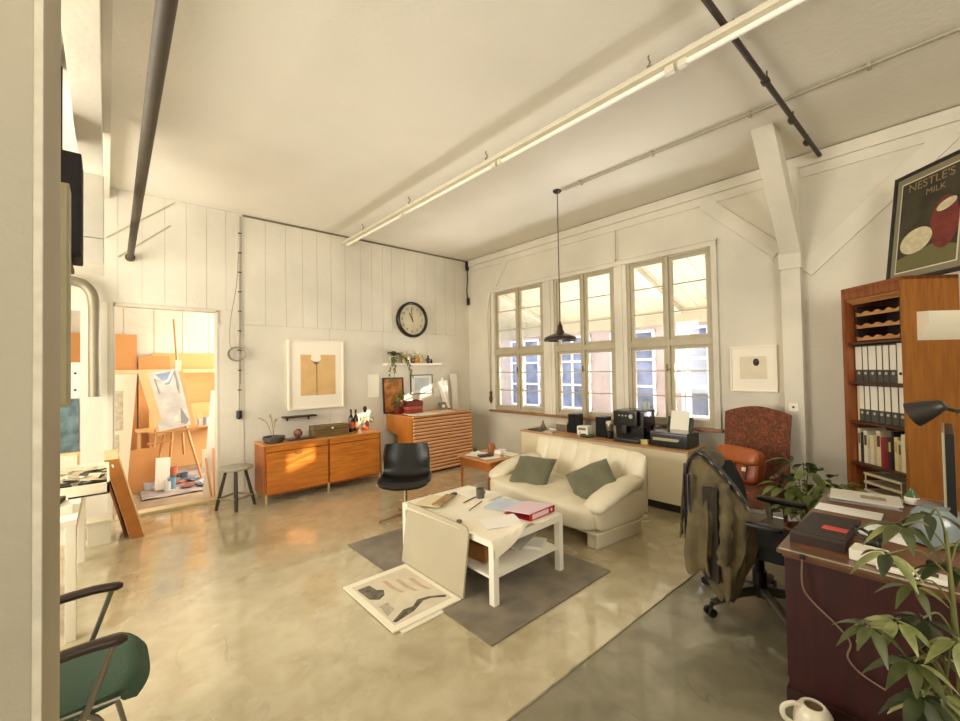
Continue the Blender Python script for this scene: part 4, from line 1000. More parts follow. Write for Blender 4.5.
# ---------------------------------------------------------------- low cabinet under the windows
WZT = .705
t = T('window_cabinet', 'long low white cabinet with a wooden top under the windows', 'cabinet', (4.705, 1.885, 0))
CL = 2.445
b = B(); b.b2(.0, .47, 0, .02, .09, .685, bev=.002); b.b2(0, .47, CL - .02, CL, .09, .685, bev=.002); b.b2(.02, .47, .02, CL - .02, .09, .11); b.b2(.45, .47, .02, CL - .02, .09, .685); b.b2(.02, .45, CL / 2 - .01, CL / 2 + .01, .09, .685)
P('carcass', b, M('cabinet_side', (206, 192, 158), .5), t)
b = B(); b.b2(-.012, .485, -.012, CL + .012, .685, WZT, bev=.003); P('top', b, wood('cabinet_top', (200, 156, 108), (178, 130, 84), axis=1, rough=.45), t)
for k in range(3):
    y0 = .012 + k * (CL - .024) / 3; b = B(); b.b2(-.008, .012, y0, y0 + (CL - .024) / 3 - .004, .10, .682, bev=.002); P('door', b, M('cabinet_white', (226, 214, 184), .4), t)
b = B(); b.b2(.05, .44, .03, CL - .03, 0, .09); P('plinth', b, M('plinth_dark', (52, 46, 38), .7), t)
def speaker(lb, x, y):
    t = T('loudspeaker', lb, 'speaker', (x, y, WZT), rz=4, group='black loudspeakers on the window cabinet')
    b = B(); b.b2(-.08, .08, -.075, .075, .0, .27, bev=.004); P('enclosure', b, M('speaker_black', (14, 14, 13), .45), t)
    b = B(); b.b2(-.088, -.079, -.07, .07, .006, .264, bev=.003); P('grille', b, M('speaker_cloth', (16, 15, 14), .9), t)
speaker('black loudspeaker to the left of the white radio', 5.06, 3.58); speaker('black loudspeaker between white radio and coffee grinder', 5.0, 3.09)
t = T('white_radio', 'small white radio between the two black loudspeakers', 'radio', (4.96, 3.36, WZT), rz=3)
b = B(); b.b2(-.07, .07, -.085, .085, 0, .125, bev=.012); P('radio_body', b, M('radio_white', (236, 230, 214), .4), t)
b = B(); b.b2(-.073, -.069, -.06, .06, .07, .105); P('display', b, M('display_grey', (130, 124, 108), .3), t)
b = B(); b.cyl((-.07, .03, .035), (-.082, .03, .035), .014, n=14); P('knob', b, M('knob_cream', (206, 198, 176), .4), t)
b = B(); b.lathe([(.07, 0), (.10, .01), (.108, .028), (.1, .03), (.09, .016), (.001, .01)], n=26); O('green_dish', b, M('dark_green_glaze', (66, 78, 62), .35), 'dark green flat dish before the loudspeakers', 'dish', (4.83, 3.23, WZT))
t = T('coffee_grinder', 'small silver coffee grinder left of the coffee machine', 'grinder', (4.93, 2.955, WZT))
b = B(); b.lathe([(.05, 0), (.054, .01), (.05, .09), (.04, .10)], n=22); P('grinder_base', b, BLK, t)
b = B(); b.lathe([(.04, .10), (.046, .11), (.05, .18), (.048, .19)], n=22); P('hopper', b, M('grinder_silver', (150, 142, 122), .3, metal=.7), t)
b = B(); b.lathe([(.05, .19), (.052, .20), (.04, .225), (.001, .23)], n=22); P('lid', b, M('grinder_lid', (206, 196, 170), .35), t)
t = T('coffee_machine', 'bulky black automatic coffee machine on the window cabinet', 'coffee machine', (4.98, 2.635, WZT))
BM = M('machine_black', (14, 14, 13), .22, coat=.3)
b = B(); b.b2(-.13, .19, -.185, .185, .0, .395, bev=.022); b.b2(-.19, -.11, -.13, .185, .19, .39, bev=.02); P('housing', b, BM, t)
b = B(); b.b2(-.215, -.10, -.165, .175, .0, .05, bev=.012); P('drip_tray', b, M('machine_tray', (40, 42, 38), .3), t)
b = B()
for k in range(3): b.cyl((-.19, .10 - .045 * k, .33), (-.195, .10 - .045 * k, .33), .011, n=14)
b.cyl((-.19, -.06, .325), (-.207, -.06, .325), .027, n=20); PS('button', b, M('button_silver', (176, 176, 166), .3, metal=.6), t)
b = B(); b.b2(-.205, -.17, -.0, .07, .12, .21, bev=.008); b.cyl((-.19, .02, .13), (-.19, .02, .10), .009, n=10); b.cyl((-.19, .05, .13), (-.19, .05, .10), .009, n=10); P('spout', b, BLK, t)
b = B(); b.b2(-.12, .16, -.18, -.06, .393, .40, bev=.002); P('cup_tray', b, M('machine_green', (70, 78, 66), .3), t)
t = T('glass_cup', 'pale grey cup standing on top of the coffee machine', 'cup', (5.02, 2.505, WZT + .40))
b = B(); b.lathe([(.036, 0), (.043, .005), (.046, .10), (.042, .10), (.038, .01), (.001, .008)], n=24); P('cup_body', b, M('cup_grey', (178, 182, 172), .3), t)
b = B(); b.tube([(0, -.044 - .02 * math.sin(PI * k / 10), .085 - .06 * k / 10) for k in range(11)], .005, n=8); P('handle', b, M('cup_grey', (178, 182, 172)), t)
t = T('inkjet_printer', 'black inkjet printer with paper standing in its feeder', 'printer', (4.965, 2.14, WZT))
b = B(); b.b2(-.165, .165, -.225, .215, .0, .165, bev=.02); P('housing', b, M('printer_black', (14, 14, 13), .3, coat=.2), t)
b = B(); b.b2(-.16, .10, -.215, .205, .164, .176, bev=.005); P('scanner_lid', b, M('printer_lid', (96, 100, 98), .18, coat=.5), t)
b = B(); b.b2(-.172, -.16, -.13, .17, .085, .105, bev=.002); b.b2(-.20, -.16, -.12, .16, .078, .084); P('output_tray', b, M('printer_slot', (176, 166, 136), .4), t)
b = B(); b.box((.19, 0, .235), (.012, .30, .17), r=rotm(0, 16, 0), bev=.003); P('paper_support', b, M('printer_black', (14, 14, 13)), t)
b = B(); b.box((.165, 0, .275), (.004, .215, .24), r=rotm(0, 16, 0)); O('paper_stack', b, SHEET, 'cream paper standing in the printer feeder', 'paper', (4.98, 2.14, WZT))
b = B(); b.b2(-.03, .03, -.045, .045, 0, .055, bev=.004); O('yellow_packet', b, M('packet_yellow', (190, 180, 110), .5), 'small yellow green packet left of the printer', 'packet', (4.84, 2.43, WZT))
t = T('storage_box', 'dark blue box with reddish end behind the printer', 'box', (5.12, 2.40, WZT))
b = B(); b.b2(-.05, .05, -.035, .035, 0, .19, bev=.004); P('box_body', b, M('navy_card', (54, 56, 66), .5), t)
b = B(); b.b2(-.052, -.049, -.03, .03, .11, .17); P('end_label', b, M('dull_pink', (130, 86, 84), .6), t)
b = B(); b.b2(-.09, .09, -.075, .075, 0, .022, bev=.004); O('grey_case', b, M('pale_grey_plastic', (186, 184, 172), .45), 'pale grey flat case on the left of the window cabinet', 'case', (4.84, 3.86, WZT), rz=8)
t = T('wicker_box', 'brownish woven box left of the first loudspeaker', 'box', (5.07, 3.80, WZT))
b = B(); b.b2(-.06, .06, -.10, .10, 0, .115, bev=.01); P('box_body', b, M('woven_grey_brown', (132, 116, 96), .7, var=.5, scale=40), t)
b = B(); b.b2(-.064, .064, -.104, .104, .10, .13, bev=.006); P('lid', b, M('woven_pale', (206, 190, 162), .6), t)
b = B(); b.b2(-.10, .10, -.13, .13, 0, .018, bev=.003); O('dark_book', b, M('book_dark', (66, 60, 56), .6), 'dark flat book at the left end of the window cabinet', 'book', (4.87, 4.12, WZT), rz=-6)
b = B(); b.lathe([(.055, 0), (.05, .012), (.012, .10), (.014, .12), (.001, .13)], n=10); O('cone_figure', b, M('figure_bronze', (116, 92, 66), .5), 'small cone shaped figure at the left end of the window cabinet', 'ornament', (5.04, 4.17, WZT))
sheet('letter_paper', 'white paper on the window cabinet behind the grey case', 'paper', 5.0, 3.98, WZT, .18, .16, 10, h=.004, curl=.02, seed=2)
# ---------------------------------------------------------------- desk
MAH = wood('dark_mahogany', (56, 14, 11), (42, 11, 9), axis=2, rough=.5, coat=.0)
DZ_ = .74
t = T('writing_desk', 'large dark red mahogany desk with brown leather top in the right corner', 'desk', (2.46, .575, 0))
# local y runs towards -y of the room
b = B(); b.b2(.02, 1.36, -1.55, -.02, .70, .722, bev=.003); b.b2(0, 1.38, -1.57, 0, .718, DZ_, bev=.006); P('desktop', b, M('desk_edge', (104, 70, 48), .3, coat=.4, var=.25, scale=5), t)
b = B(); b.b2(.09, 1.30, -1.50, -.06, DZ_ - .001, DZ_ + .0015); P('leather_inlay', b, M('brown_leather_top', (120, 78, 48), .45, var=.15, scale=5, bump=.1), t)
b = B(); b.b2(.004, .016, -1.56, -.01, DZ_ - .0005, DZ_ + .002); P('edge_strip', b, M('pale_metal_strip', (190, 180, 160), .3, metal=.5), t)
b = B(); b.b2(.03, .055, -1.54, -.03, .06, .70, bev=.002); P('front_panel', b, MAH, t)
b = B(); b.b2(.056, .52, -.058, -.032, .06, .70, bev=.002); b.b2(.86, 1.328, -.058, -.032, .06, .70, bev=.002); PS('pedestal_end', b, MAH, t)
b = B(); b.b2(1.33, 1.35, -1.54, -.03, .06, .70, bev=.002); P('rear_panel', b, MAH, t)
b = B(); b.b2(.02, 1.36, -1.55, -.02, 0, .065, bev=.004); P('plinth', b, M('plinth_mahogany', (48, 16, 14), .5), t)
for k in range(3):
    b = B(); b.b2(.07, .50, -.028, -.016, .09 + k * .2, .275 + k * .2, bev=.004); d = P('drawer', b, MAH, t)
    b = B(); b.ell((.285, -.008, .18 + k * .2), (.03, .03, .03)); P('knob', b, BRASS, d)
D0 = DZ_ + .0015
def dsheet(lb, x, y, w, d, rz, h=.004, curl=.0, m=None, z=D0, name='paper_sheet', cat='paper', seed=0): return sheet(name, lb, cat, x, y, z, w, d, rz, h=h, curl=curl, m=m, seed=seed)
GREYM = M('magazine_grey', (176, 176, 168), .4, var=.25, scale=12)
for k, (lb, m, rz, dx) in enumerate((('grey magazine at the bottom of the pile on the far desk corner', GREYM, 4, 0), ('pale blue magazine in the middle of the desk corner pile', M('magazine_pale', (196, 198, 196), .35, var=.2, scale=9), -3, .01), ('white magazine on top of the pile at the far desk corner', M('magazine_white', (240, 236, 228), .5), 7, -.01))):
    b = B(); b.b2(-.12, .12, -.17, .17, 0, .011, bev=.001); t = T('magazine', lb, 'magazine', (3.68 + dx, .365, D0 + k * .0112), rz)
    P('cover', b, m, t)
    if k == 2:
        b = B(); b.b2(-.06, .03, -.1, .02, .0112, .0116); P('cover_print', b, M('print_line', (190, 180, 156)), t)
dsheet('white letter lying flat across the leather desk top', 3.36, .41, .16, .30, 0, m=M('bright_paper', (250, 249, 244), .6))
dsheet('white sheet partly under the plant leaves on the desk', 3.06, .215, .24, .20, -12, h=.004, m=M('bright_paper', (250, 249, 244), .6))
# sloping dark document box with a red card
t = T('document_case', 'dark brown slanted writing case at the near desk edge', 'case', (2.60, .44, D0))
b = B(); b.prism([(0, 0), (.56, 0), (.56, .014), (.03, .047), (0, .043)], .215, Matrix(((1, 0, 0, 0), (0, 0, 1, -.107), (0, 1, 0, 0), (0, 0, 0, 1)))); P('case_body', b, M('dark_brown_hide', (52, 36, 32), .45, var=.15, scale=9), t)
b = B(); b.box((.295, 0, .0318), (.51, .20, .003), r=rotm(0, 3.56, 0)); P('writing_surface', b, M('dark_hide_top', (36, 28, 26), .5), t)
b = B(); b.box((0, 0, .003), (.075, .10, .003), r=rotm(0, 3.5, 0)); O('red_card', b, M('signal_red', (214, 74, 62), .5), 'small red card lying on the dark writing case', 'card', (2.83, .40, D0 + .0365), rz=0)
b = B(); b.b2(-.055, .055, -.06, .06, 0, .05, bev=.006); O('white_box', b, M('white_plastic', (228, 222, 204), .4), 'white block at the near desk edge right of the writing case', 'box', (2.60, .25, D0), rz=-6)
t = T('headphones', 'black headphones lying beside the white block on the desk', 'headphones', (2.82, .25, D0))
b = B(); b.tube([(.07 * math.cos(PI * k / 12), .08 * math.sin(PI * k / 12), .02 + .055 * math.sin(PI * k / 12)) for k in range(13)], .008, n=8); P('headband', b, BLK, t)
for sx in (-.07, .07):
    b = B(); b.ell((sx, 0, .028), (.045, .06, .055), e=.7); P('ear_cup', b, BLK, t)
t = T('tape_device', 'flat white device with a dark inset at the near desk edge', 'device', (2.545, .115, D0))
b = B(); b.b2(-.04, .04, -.105, .105, 0, .022, bev=.006); P('device_body', b, M('white_plastic', (228, 222, 204), .4), t)
b = B(); b.b2(-.022, .022, -.08, .07, .0215, .0235); P('dark_inset', b, M('inset_dark', (64, 60, 50), .3), t)
b = B(); b.b2(-.012, .012, -.05, .04, .0235, .026); P('pale_strip', b, M('strip_pale', (200, 194, 170), .4), t)
t = T('green_bottle', 'small green glass bottle with white label by the bookcase end of the desk', 'bottle', (3.78, .155, DZ_))
b = B(); b.lathe([(.03, 0), (.034, .006), (.034, .06), (.014, .085), (.013, .11)], n=20); P('bottle_body', b, M('green_glass', (70, 104, 62), .12, coat=.3), t)
b = B(); b.lathe([(.0346, .012), (.0346, .055)], n=20); P('paper_label', b, SHEET, t)
b = B(); b.b2(-.05, .05, -.07, .07, 0, .05, bev=.004); O('red_book', b, M('coral_red', (206, 84, 72), .5), 'coral red small box behind the green bottle on the desk', 'box', (3.76, .045, DZ_))
t = T('glass_jar', 'large blue grey glass jar on the desk behind the plant leaves', 'jar', (3.06, .045, D0))
b = B(); b.lathe([(.075, 0), (.095, .01), (.10, .08), (.085, .15), (.06, .18), (.066, .20)], n=30); P('jar_body', b, M('smoky_glass', (124, 134, 134), .2, coat=.3), t)
# monitor seen edge on
t = T('computer_monitor', 'computer monitor standing edge on at the right of the desk', 'monitor', (3.27, -.005, D0))
b = B(); b.b2(-.25, .25, -.022, .012, .09, .555, bev=.006); P('back_case', b, M('monitor_black', (26, 26, 26), .35), t)
b = B(); b.b2(-.255, .255, .010, .020, .085, .56, bev=.003); P('bezel', b, M('monitor_silver', (176, 166, 142), .3, metal=.4), t)
b = B(); b.b2(-.235, .235, .019, .0212, .105, .54); P('screen', b, M('screen_black', (10, 10, 12), .1), t)
b = B(); b.b2(-.04, .04, -.03, -.01, .0, .12); b.b2(-.12, .12, -.075, .06, 0, .012, bev=.004); P('stand', b, M('monitor_silver', (176, 166, 142)), t)
# desk lamp
t = T('desk_lamp', 'black shaded desk lamp with pale jointed arm in front of the bookcase side', 'lamp', (3.40, -.36, D0))
LB = M('lamp_black', (44, 40, 36), .35)
b = B(); b.lathe([(.09, 0), (.095, .012), (.07, .025), (.02, .035), (.012, .06)], n=30); P('base', b, LB, t)
AR = M('lamp_arm', (196, 180, 146), .35, metal=.6)
J1 = Vector((.02, -.05, .34)); J2 = Vector((.07, .315, .63)); HD = Vector((.015, .385, .655))
b = B()
for dx in (-.012, .012): b.cyl((dx, 0, .05), J1 + Vector((dx, 0, 0)), .006, n=8); b.cyl(J1 + Vector((dx, 0, 0)), J2 + Vector((dx, 0, 0)), .007, n=8)
PS('arm', b, AR, t)
b = B(); b.cyl(J1 - Vector((.02, 0, 0)), J1 + Vector((.02, 0, 0)), .013, n=12); b.cyl(J2 - Vector((.02, 0, 0)), J2 + Vector((.02, 0, 0)), .013, n=12); b.cyl(J2, HD, .010, n=10); PS('joint', b, LB, t)
dr = (Vector((.02, .085, -.045))).normalized()
rq = (-dr).to_track_quat('Z', 'Y').to_matrix()
b = B(); b.lathe([(.018, .03), (.03, .02), (.044, -.02), (.062, -.075), (.072, -.115), (.068, -.115), (.058, -.072), (.038, -.02), (.001, .0)], c=HD, n=32, r=rq); P('lamp_shade', b, LB, t)
b = B(); b.lathe([(.067, -.112), (.06, -.085), (.048, -.05), (.0, -.025)], c=HD, n=28, r=rq); P('shade_lining', b, M('shade_white', (236, 228, 206), .4), t)
# cord down the desk front
b = B(); b.tube(smooth_path([(2.452, .47, .735), (2.448, .472, .60), (2.466, .44, .53), (2.470, .36, .46), (2.470, .31, .40), (2.468, .32, .33), (2.470, .28, .28), (2.47, .2, .25)], 8), .0038, n=6); O('desk_cable', b, M('cord_brown', (120, 96, 76), .5), 'thin grey cord looping down the front of the mahogany desk', 'cord')
b = B(); b.box((2.449, .47, .733), (.016, .02, .02), bev=.003); O('cord_clip', b, BLK, 'small dark clip holding the cord at the desk edge', 'clip')

# ---------------------------------------------------------------- bookcase, standing at an angle
OAK = wood('oak_frame', (150, 84, 38), (120, 60, 26), axis=2, rough=.4, coat=.1); OAKS = wood('oak_side', (156, 96, 26), (136, 80, 20), axis=2, rough=.5)
BX, BY, BZ = 4.874, .594, 2.295
t = T('roller_bookcase', 'tall orange oak roller front bookcase standing at an angle by the window wall', 'bookcase', (BX, BY, 0), rz=-135)
BW, BD = .575, .40
b = B(); b.b2(0, .03, 0, BD, 0, BZ, bev=.003); P('left_side', b, OAK, t)
b = B(); b.b2(BW - .03, BW, 0, BD, 0, BZ, bev=.003); P('right_side', b, OAKS, t)
b = B(); b.b2(0, BW, 0, BD, BZ - .03, BZ, bev=.003); b.b2(.028, BW - .028, .004, .03, BZ - .10, BZ - .028, bev=.003); P('top', b, OAK, t)
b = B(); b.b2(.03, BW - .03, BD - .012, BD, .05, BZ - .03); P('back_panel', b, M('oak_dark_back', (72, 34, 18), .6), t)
b = B()
for k in range(3): b.cyl((.032, .03 + .02 * k, BZ - .108 - .013 * k), (BW - .032, .03 + .02 * k, BZ - .108 - .013 * k), .011, n=8)
PS('shutter_slat', b, wood('shutter_slats', (196, 140, 84), (166, 110, 60), axis=0), t)
SHELVES = [.09, .44, .785, 1.14, 1.478, 1.822]
for z in SHELVES:
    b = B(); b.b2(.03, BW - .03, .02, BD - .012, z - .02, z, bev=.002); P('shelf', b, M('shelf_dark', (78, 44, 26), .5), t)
b = B(); b.b2(.03, BW - .03, .01, BD - .02, 0, .07); P('plinth', b, OAK, t)
BM_ = Matrix.Translation((BX, BY, 0)) @ Matrix.Rotation(math.radians(-135), 4, 'Z')
def bk(x, y, z): return BM_ @ Vector((x, y, z))
ORD = ['first', 'second', 'third', 'fourth', 'fifth', 'sixth', 'seventh', 'eighth', 'ninth', 'tenth', 'eleventh', 'twelfth', 'thirteenth', 'fourteenth', 'fifteenth', 'sixteenth']
GREYB = M('binder_marble_grey', (84, 82, 76), .6, var=.3, scale=60); WHB = M('binder_white', (238, 232, 218), .5)
def binder(lb, x, z, w, kind, group):
    p = bk(x + w / 2, .075, z); t = T('lever_arch_binder', lb, 'binder', p, -135, group)
    d = .28; h = .315
    b = B(); b.b2(-w / 2, w / 2, 0, .004, 0, h); b.b2(-w / 2, -w / 2 + .003, 0, d, 0, h); b.b2(w / 2 - .003, w / 2, 0, d, 0, h); P('cover', b, WHB if kind == 'white' else (M('binder_red', (150, 46, 40), .5) if kind == 'red' else GREYB), t)
    b = B(); b.b2(-w / 2 + .006, w / 2 - .006, .02, d - .01, .004, h - .012); P('pages', b, M('page_block', (232, 222, 200), .8), t)
    if kind != 'white':
        b = B(); b.b2(-w / 2 + .004, w / 2 - .004, -.0015, .0, .105, h - .012); P('spine_label', b, WHB, t)
    b = B(); b.cyl((0, -.003, .075), (0, .001, .075), min(.012, w * .25), n=12); P('finger_ring', b, BLK if kind == 'white' else M('ring_pale', (190, 184, 160), .3), t)
z = 1.478; x = .036
for k, (w, kd) in enumerate(((.070, 'g'), (.052, 'g'), (.076, 'g'), (.052, 'g'), (.056, 'g'), (.060, 'g'), (.055, 'white'), (.058, 'white'))):
    nm = '%s binder from the left on the upper binder shelf, %s' % (ORD[k], 'grey with white spine label' if kd == 'g' else 'all white'); binder(nm, x, z, w, kd, 'binders on the upper binder shelf'); x += w + .0035
x = .062; z = 1.14
for k, (w, kd) in enumerate(((.052, 'g'), (.052, 'g'), (.072, 'g'), (.052, 'g'), (.056, 'g'), (.060, 'g'), (.052, 'g'), (.05, 'red'))):
    binder('%s binder from the left on the lower binder shelf, %s' % (ORD[k], 'grey with white spine label' if kd == 'g' else 'dark red'), x, z, w, kd, 'binders on the lower binder shelf'); x += w + .0035
binder('single white and red binder beside the wine rack', .49, 1.822, .05, 'red', None)
b = B(); b.b2(-.011, .011, 0, .22, 0, .30, bev=.002); O('thin_folder', b, M('folder_cream', (226, 206, 160), .6), 'thin cream folder at the left of the lower binder shelf', 'folder', bk(.048, .08, 1.14), -135)
# wine rack insert
t = T('wine_rack', 'small pale wooden rack with wavy shelves at the top of the bookcase', 'rack', bk(.055, .07, 1.822), -135)
RW = wood('rack_wood', (206, 152, 96), (180, 124, 72), axis=0)
for k in range(3):
    b = B(); n = 28; w = .42
    poly = [(0, 0)] + [(w, 0)] + [(w - w * q / n, .030 + .010 * math.cos(2 * PI * 4 * q / n)) for q in range(n + 1)]
    b.prism(poly, .018, Matrix(((1, 0, 0, 0), (0, 0, 1, .0), (0, 1, 0, .012 + .105 * k), (0, 0, 0, 1)))); P('wavy_rail', b, RW, t)
b = B(); b.b2(-.002, .02, 0, .26, 0, .31, bev=.002); b.b2(.402, .424, 0, .26, 0, .31, bev=.002); PS('side', b, M('rack_back', (40, 22, 14), .7), t)
b = B(); b.b2(.02, .402, .25, .26, 0, .30); P('back', b, M('rack_back', (40, 22, 14), .7), t)
# books
cols = [(222, 212, 184), (54, 48, 44), (232, 224, 200), (206, 196, 164), (226, 214, 180), (190, 176, 140), (218, 204, 170), (150, 44, 44), (132, 36, 42), (60, 44, 44), (34, 34, 32), (222, 206, 148), (206, 192, 140), (232, 222, 190), (238, 230, 206), (226, 214, 190)]
cn = ['cream', 'black', 'pale cream', 'beige', 'light beige', 'tan', 'light tan', 'red', 'dark red', 'brownish', 'black', 'yellowish', 'straw coloured', 'off white', 'white', 'pale']
x = .042; rng = random.Random(21)
for k in range(16):
    w = rng.uniform(.022, .038); h = rng.uniform(.24, .31); d = rng.uniform(.17, .24)
    if x + w > BW - .036: break
    t = T('book', '%s book, %s from the left on the book shelf of the bookcase' % (cn[k], ORD[k]), 'book', bk(x + w / 2, .07, .785), -135, 'books on the book shelf')
    b = B(); b.b2(-w / 2, w / 2, 0, .003, 0, h, bev=.001); b.b2(-w / 2, -w / 2 + .002, 0, d, 0, h); b.b2(w / 2 - .002, w / 2, 0, d, 0, h); P('cover', b, M('book_cover_%d' % k, cols[k], .55, var=.1, scale=30), t)
    b = B(); b.b2(-w / 2 + .002, w / 2 - .002, .003, d - .004, .004, h - .004); P('pages', b, M('page_block', (232, 222, 200)), t)
    if k % 3 != 1:
        b = B(); b.b2(-w / 2 + .005, w / 2 - .005, -.0008, .0, h * .55, h * .86); P('spine_title', b, M('spine_title_%d' % (k % 2), ((96, 70, 50), (196, 170, 110))[k % 2], .6), t)
    x += w + .0012
# letter tray
t = T('letter_tray', 'stack of pale paper trays below the books in the bookcase', 'letter tray', bk(.10, .06, .44), -135)
for k in range(4):
    b = B(); b.b2(0, .34, 0, .26, .03 + k * .072, .036 + k * .072); b.b2(0, .34, -.002, .004, .03 + k * .072, .052 + k * .072); b.b2(0, .004, 0, .26, .03 + k * .072, .05 + k * .072); b.b2(.336, .34, 0, .26, .03 + k * .072, .05 + k * .072); P('tray', b, M('tray_cream', (224, 212, 180), .5), t)
b = B()
for (x0, y0) in ((.004, .004), (.328, .004), (.004, .25), (.328, .25)): b.b2(x0, x0 + .008, y0, y0 + .008, 0, .26)
PS('post', b, M('tray_cream', (224, 212, 180)), t)
# framed vintage poster on top
pm = bk(.24, .02, BZ)
t = T('framed_poster', 'framed dark vintage milk poster leaning on top of the bookcase', 'poster', bk(.0, 0, BZ), -135)
PW, PH = .50, .70; px0 = .12; rt = rotm(-7, 0, 0); y0 = .285; SX, SZ = 1.24, 1.31
def tl(b):
    for v in b.bm.verts: v.co = rt @ Vector((v.co.x * SX, v.co.y, v.co.z * SZ)) + Vector((px0 + PW * SX / 2, y0, .005))
    return b
b = B()
for (a0, a1, c0, c1) in ((-PW / 2, PW / 2, 0, .022), (-PW / 2, PW / 2, PH - .022, PH), (-PW / 2, -PW / 2 + .022, .022, PH - .022), (PW / 2 - .022, PW / 2, .022, PH - .022)): b.b2(a0, a1, -.012, .018, c0, c1, bev=.002)
P('frame', tl(b), M('black_frame', (36, 32, 30)), t)
b = B(); b.b2(-PW / 2 + .02, PW / 2 - .02, -.002, .01, .02, PH - .02); P('mount', tl(b), M('poster_mount', (138, 130, 106), .6), t)
b = B(); b.b2(-PW / 2 + .055, PW / 2 - .055, -.004, -.001, .060, PH - .060); P('white_border', tl(b), M('poster_border', (226, 218, 190), .6), t)
b = B(); b.b2(-PW / 2 + .063, PW / 2 - .063, -.0055, -.003, .068, PH - .068); art = P('poster_print', tl(b), M('poster_dark', (66, 60, 42), .55, var=.3, scale=7, rgb2=(44, 38, 28)), t)
RYP = Matrix(((1, 0, 0, 0), (0, 0, 1, 0), (0, 1, 0, 0), (0, 0, 0, 1)))
def blob(name, poly, m, off):
    b = B(); b.prism([(x, z) for x, z in poly], .001, Matrix(((1, 0, 0, 0), (0, 0, -1, off), (0, 1, 0, 0), (0, 0, 0, 1)))); P(name, tl(b), m, art)
def oval(cx, cz, rx, rz, n=18, a=0): return [(cx + rx * math.cos(2 * PI * k / n) * math.cos(a) - rz * math.sin(2 * PI * k / n) * math.sin(a), cz + rx * math.cos(2 * PI * k / n) * math.sin(a) + rz * math.sin(2 * PI * k / n) * math.cos(a)) for k in range(n)]
PRED = M('poster_red', (128, 52, 44), .6, var=.3, scale=20); PWH = M('poster_white', (218, 206, 170), .6, var=.2, scale=25); POL = M('poster_olive', (110, 106, 66), .6)
blob('ground_patch', [(-.187, .07), (.187, .07), (.187, .16), (.05, .20), (-.187, .15)], POL, -.0056)
blob('red_patch', oval(.105, .31, .085, .155, n=26), PRED, -.0062); blob('pale_patch', oval(.11, .41, .06, .028, n=22, a=.3), PWH, -.0066)
blob('white_patch', oval(-.065, .245, .105, .075, n=26, a=.25), PWH, -.0072)
GOLD = M('poster_letter', (150, 128, 92), .6)
for (tx, sz, xx, zz) in (("NESTLE'S", .072, .0, .592), ('MILK', .056, .035, .528)):
    mt = Matrix.Translation((px0 + PW * SX / 2, y0, .005)) @ rt.to_4x4() @ Matrix.Translation((xx * SX, -.0062, zz * SZ)) @ Matrix.Scale(1.26, 4) @ Matrix.Rotation(PI / 2, 4, 'X')
    text_mesh(tx, sz, GOLD, art, 'lettering', mt, .0004)
b = B(); b.box((px0 + PW * SX / 2, .365, .145), (.06, .006, .31), r=rotm(12, 0, 0)); P('strut', b, M('black_frame', (36, 32, 30)), t)
# wedge shaped lamp on the bookcase side
t = T('wall_lamp', 'white wedge shaped lamp box fixed to the side of the bookcase', 'lamp', (BX, BY, 0), -135)
b = B(); b.prism([(BW, 1.805), (BW + .088, 1.925), (BW + .088, 2.015), (BW, 2.02)], .46, Matrix(((1, 0, 0, 0), (0, 0, 1, .09), (0, 1, 0, 0), (0, 0, 0, 1)))); P('lamp_body', b, M('lamp_white', (232, 224, 200), .45), t)

# ---------------------------------------------------------------- armchair behind the office chair
TAP = None
m, nt, pb, L = nodes_of('tapestry_cloth'); MATS['tapestry_cloth'] = TAP = m
tc = nt.nodes.new('ShaderNodeTexCoord'); n1 = nt.nodes.new('ShaderNodeTexNoise'); n1.inputs['Scale'].default_value = 18; n1.inputs['Detail'].default_value = 4; n1.inputs['Distortion'].default_value = 1.2
vo = nt.nodes.new('ShaderNodeTexVoronoi'); vo.inputs['Scale'].default_value = 30
L(tc.outputs['Object'], n1.inputs['Vector']); L(tc.outputs['Object'], vo.inputs['Vector'])
rp = ramp(nt, [(.34, (62, 26, 20)), (.48, (104, 52, 32)), (.56, (132, 78, 46)), (.64, (98, 42, 30)), (.76, (92, 66, 40))])
ma = nt.nodes.new('ShaderNodeMath'); ma.operation = 'MULTIPLY_ADD'; ma.inputs[1].default_value = .25
L(vo.outputs['Distance'], ma.inputs[0]); L(n1.outputs['Fac'], ma.inputs[2]); L(ma.outputs[0], rp.inputs['Fac']); L(rp.outputs['Color'], pb.inputs['Base Color']); pb.inputs['Roughness'].default_value = .9
t = T('tapestry_armchair', 'high backed armchair in reddish brown tapestry beside the timber post', 'armchair', (4.70, 1.33, 0), rz=0)
def bkf(u, v):
    y = (u - .5) * .58; top = 1.16 + .045 * math.cos((u - .5) * PI) ** 2 * 1.0 - .03 * abs(2 * u - 1) ** 6
    z = .40 + (top - .40) * v; return (.27 + .13 * v - .025 * math.sin(PI * v) * math.sin(PI * u), y * (1 + .03 * v), z)
b = B(); b.grid(bkf, 24, 16, thick=-.075); P('backrest', b, TAP, t, sharp=60)
b = B(); b.ell((-.02, 0, .40), (.62, .58, .17), e=.35, nu=32, nv=14); P('seat', b, TAP, t, sharp=60)
WAL = wood('walnut_turned', (88, 50, 28), (60, 32, 18), axis=0, rough=.35)
for s in (-1, 1):
    b = B(); b.tube(smooth_path([(.30, s * .31, .72), (.05, s * .325, .70), (-.18, s * .33, .675), (-.28, s * .33, .66)], 4), [.022] * 13, n=10); b.ell((-.30, s * .33, .655), (.06, .062, .07)); b.tube([(-.24, s * .32, .65), (-.22, s * .31, .42)], [.018, .022], n=10); P('armrest', b, WAL, t)
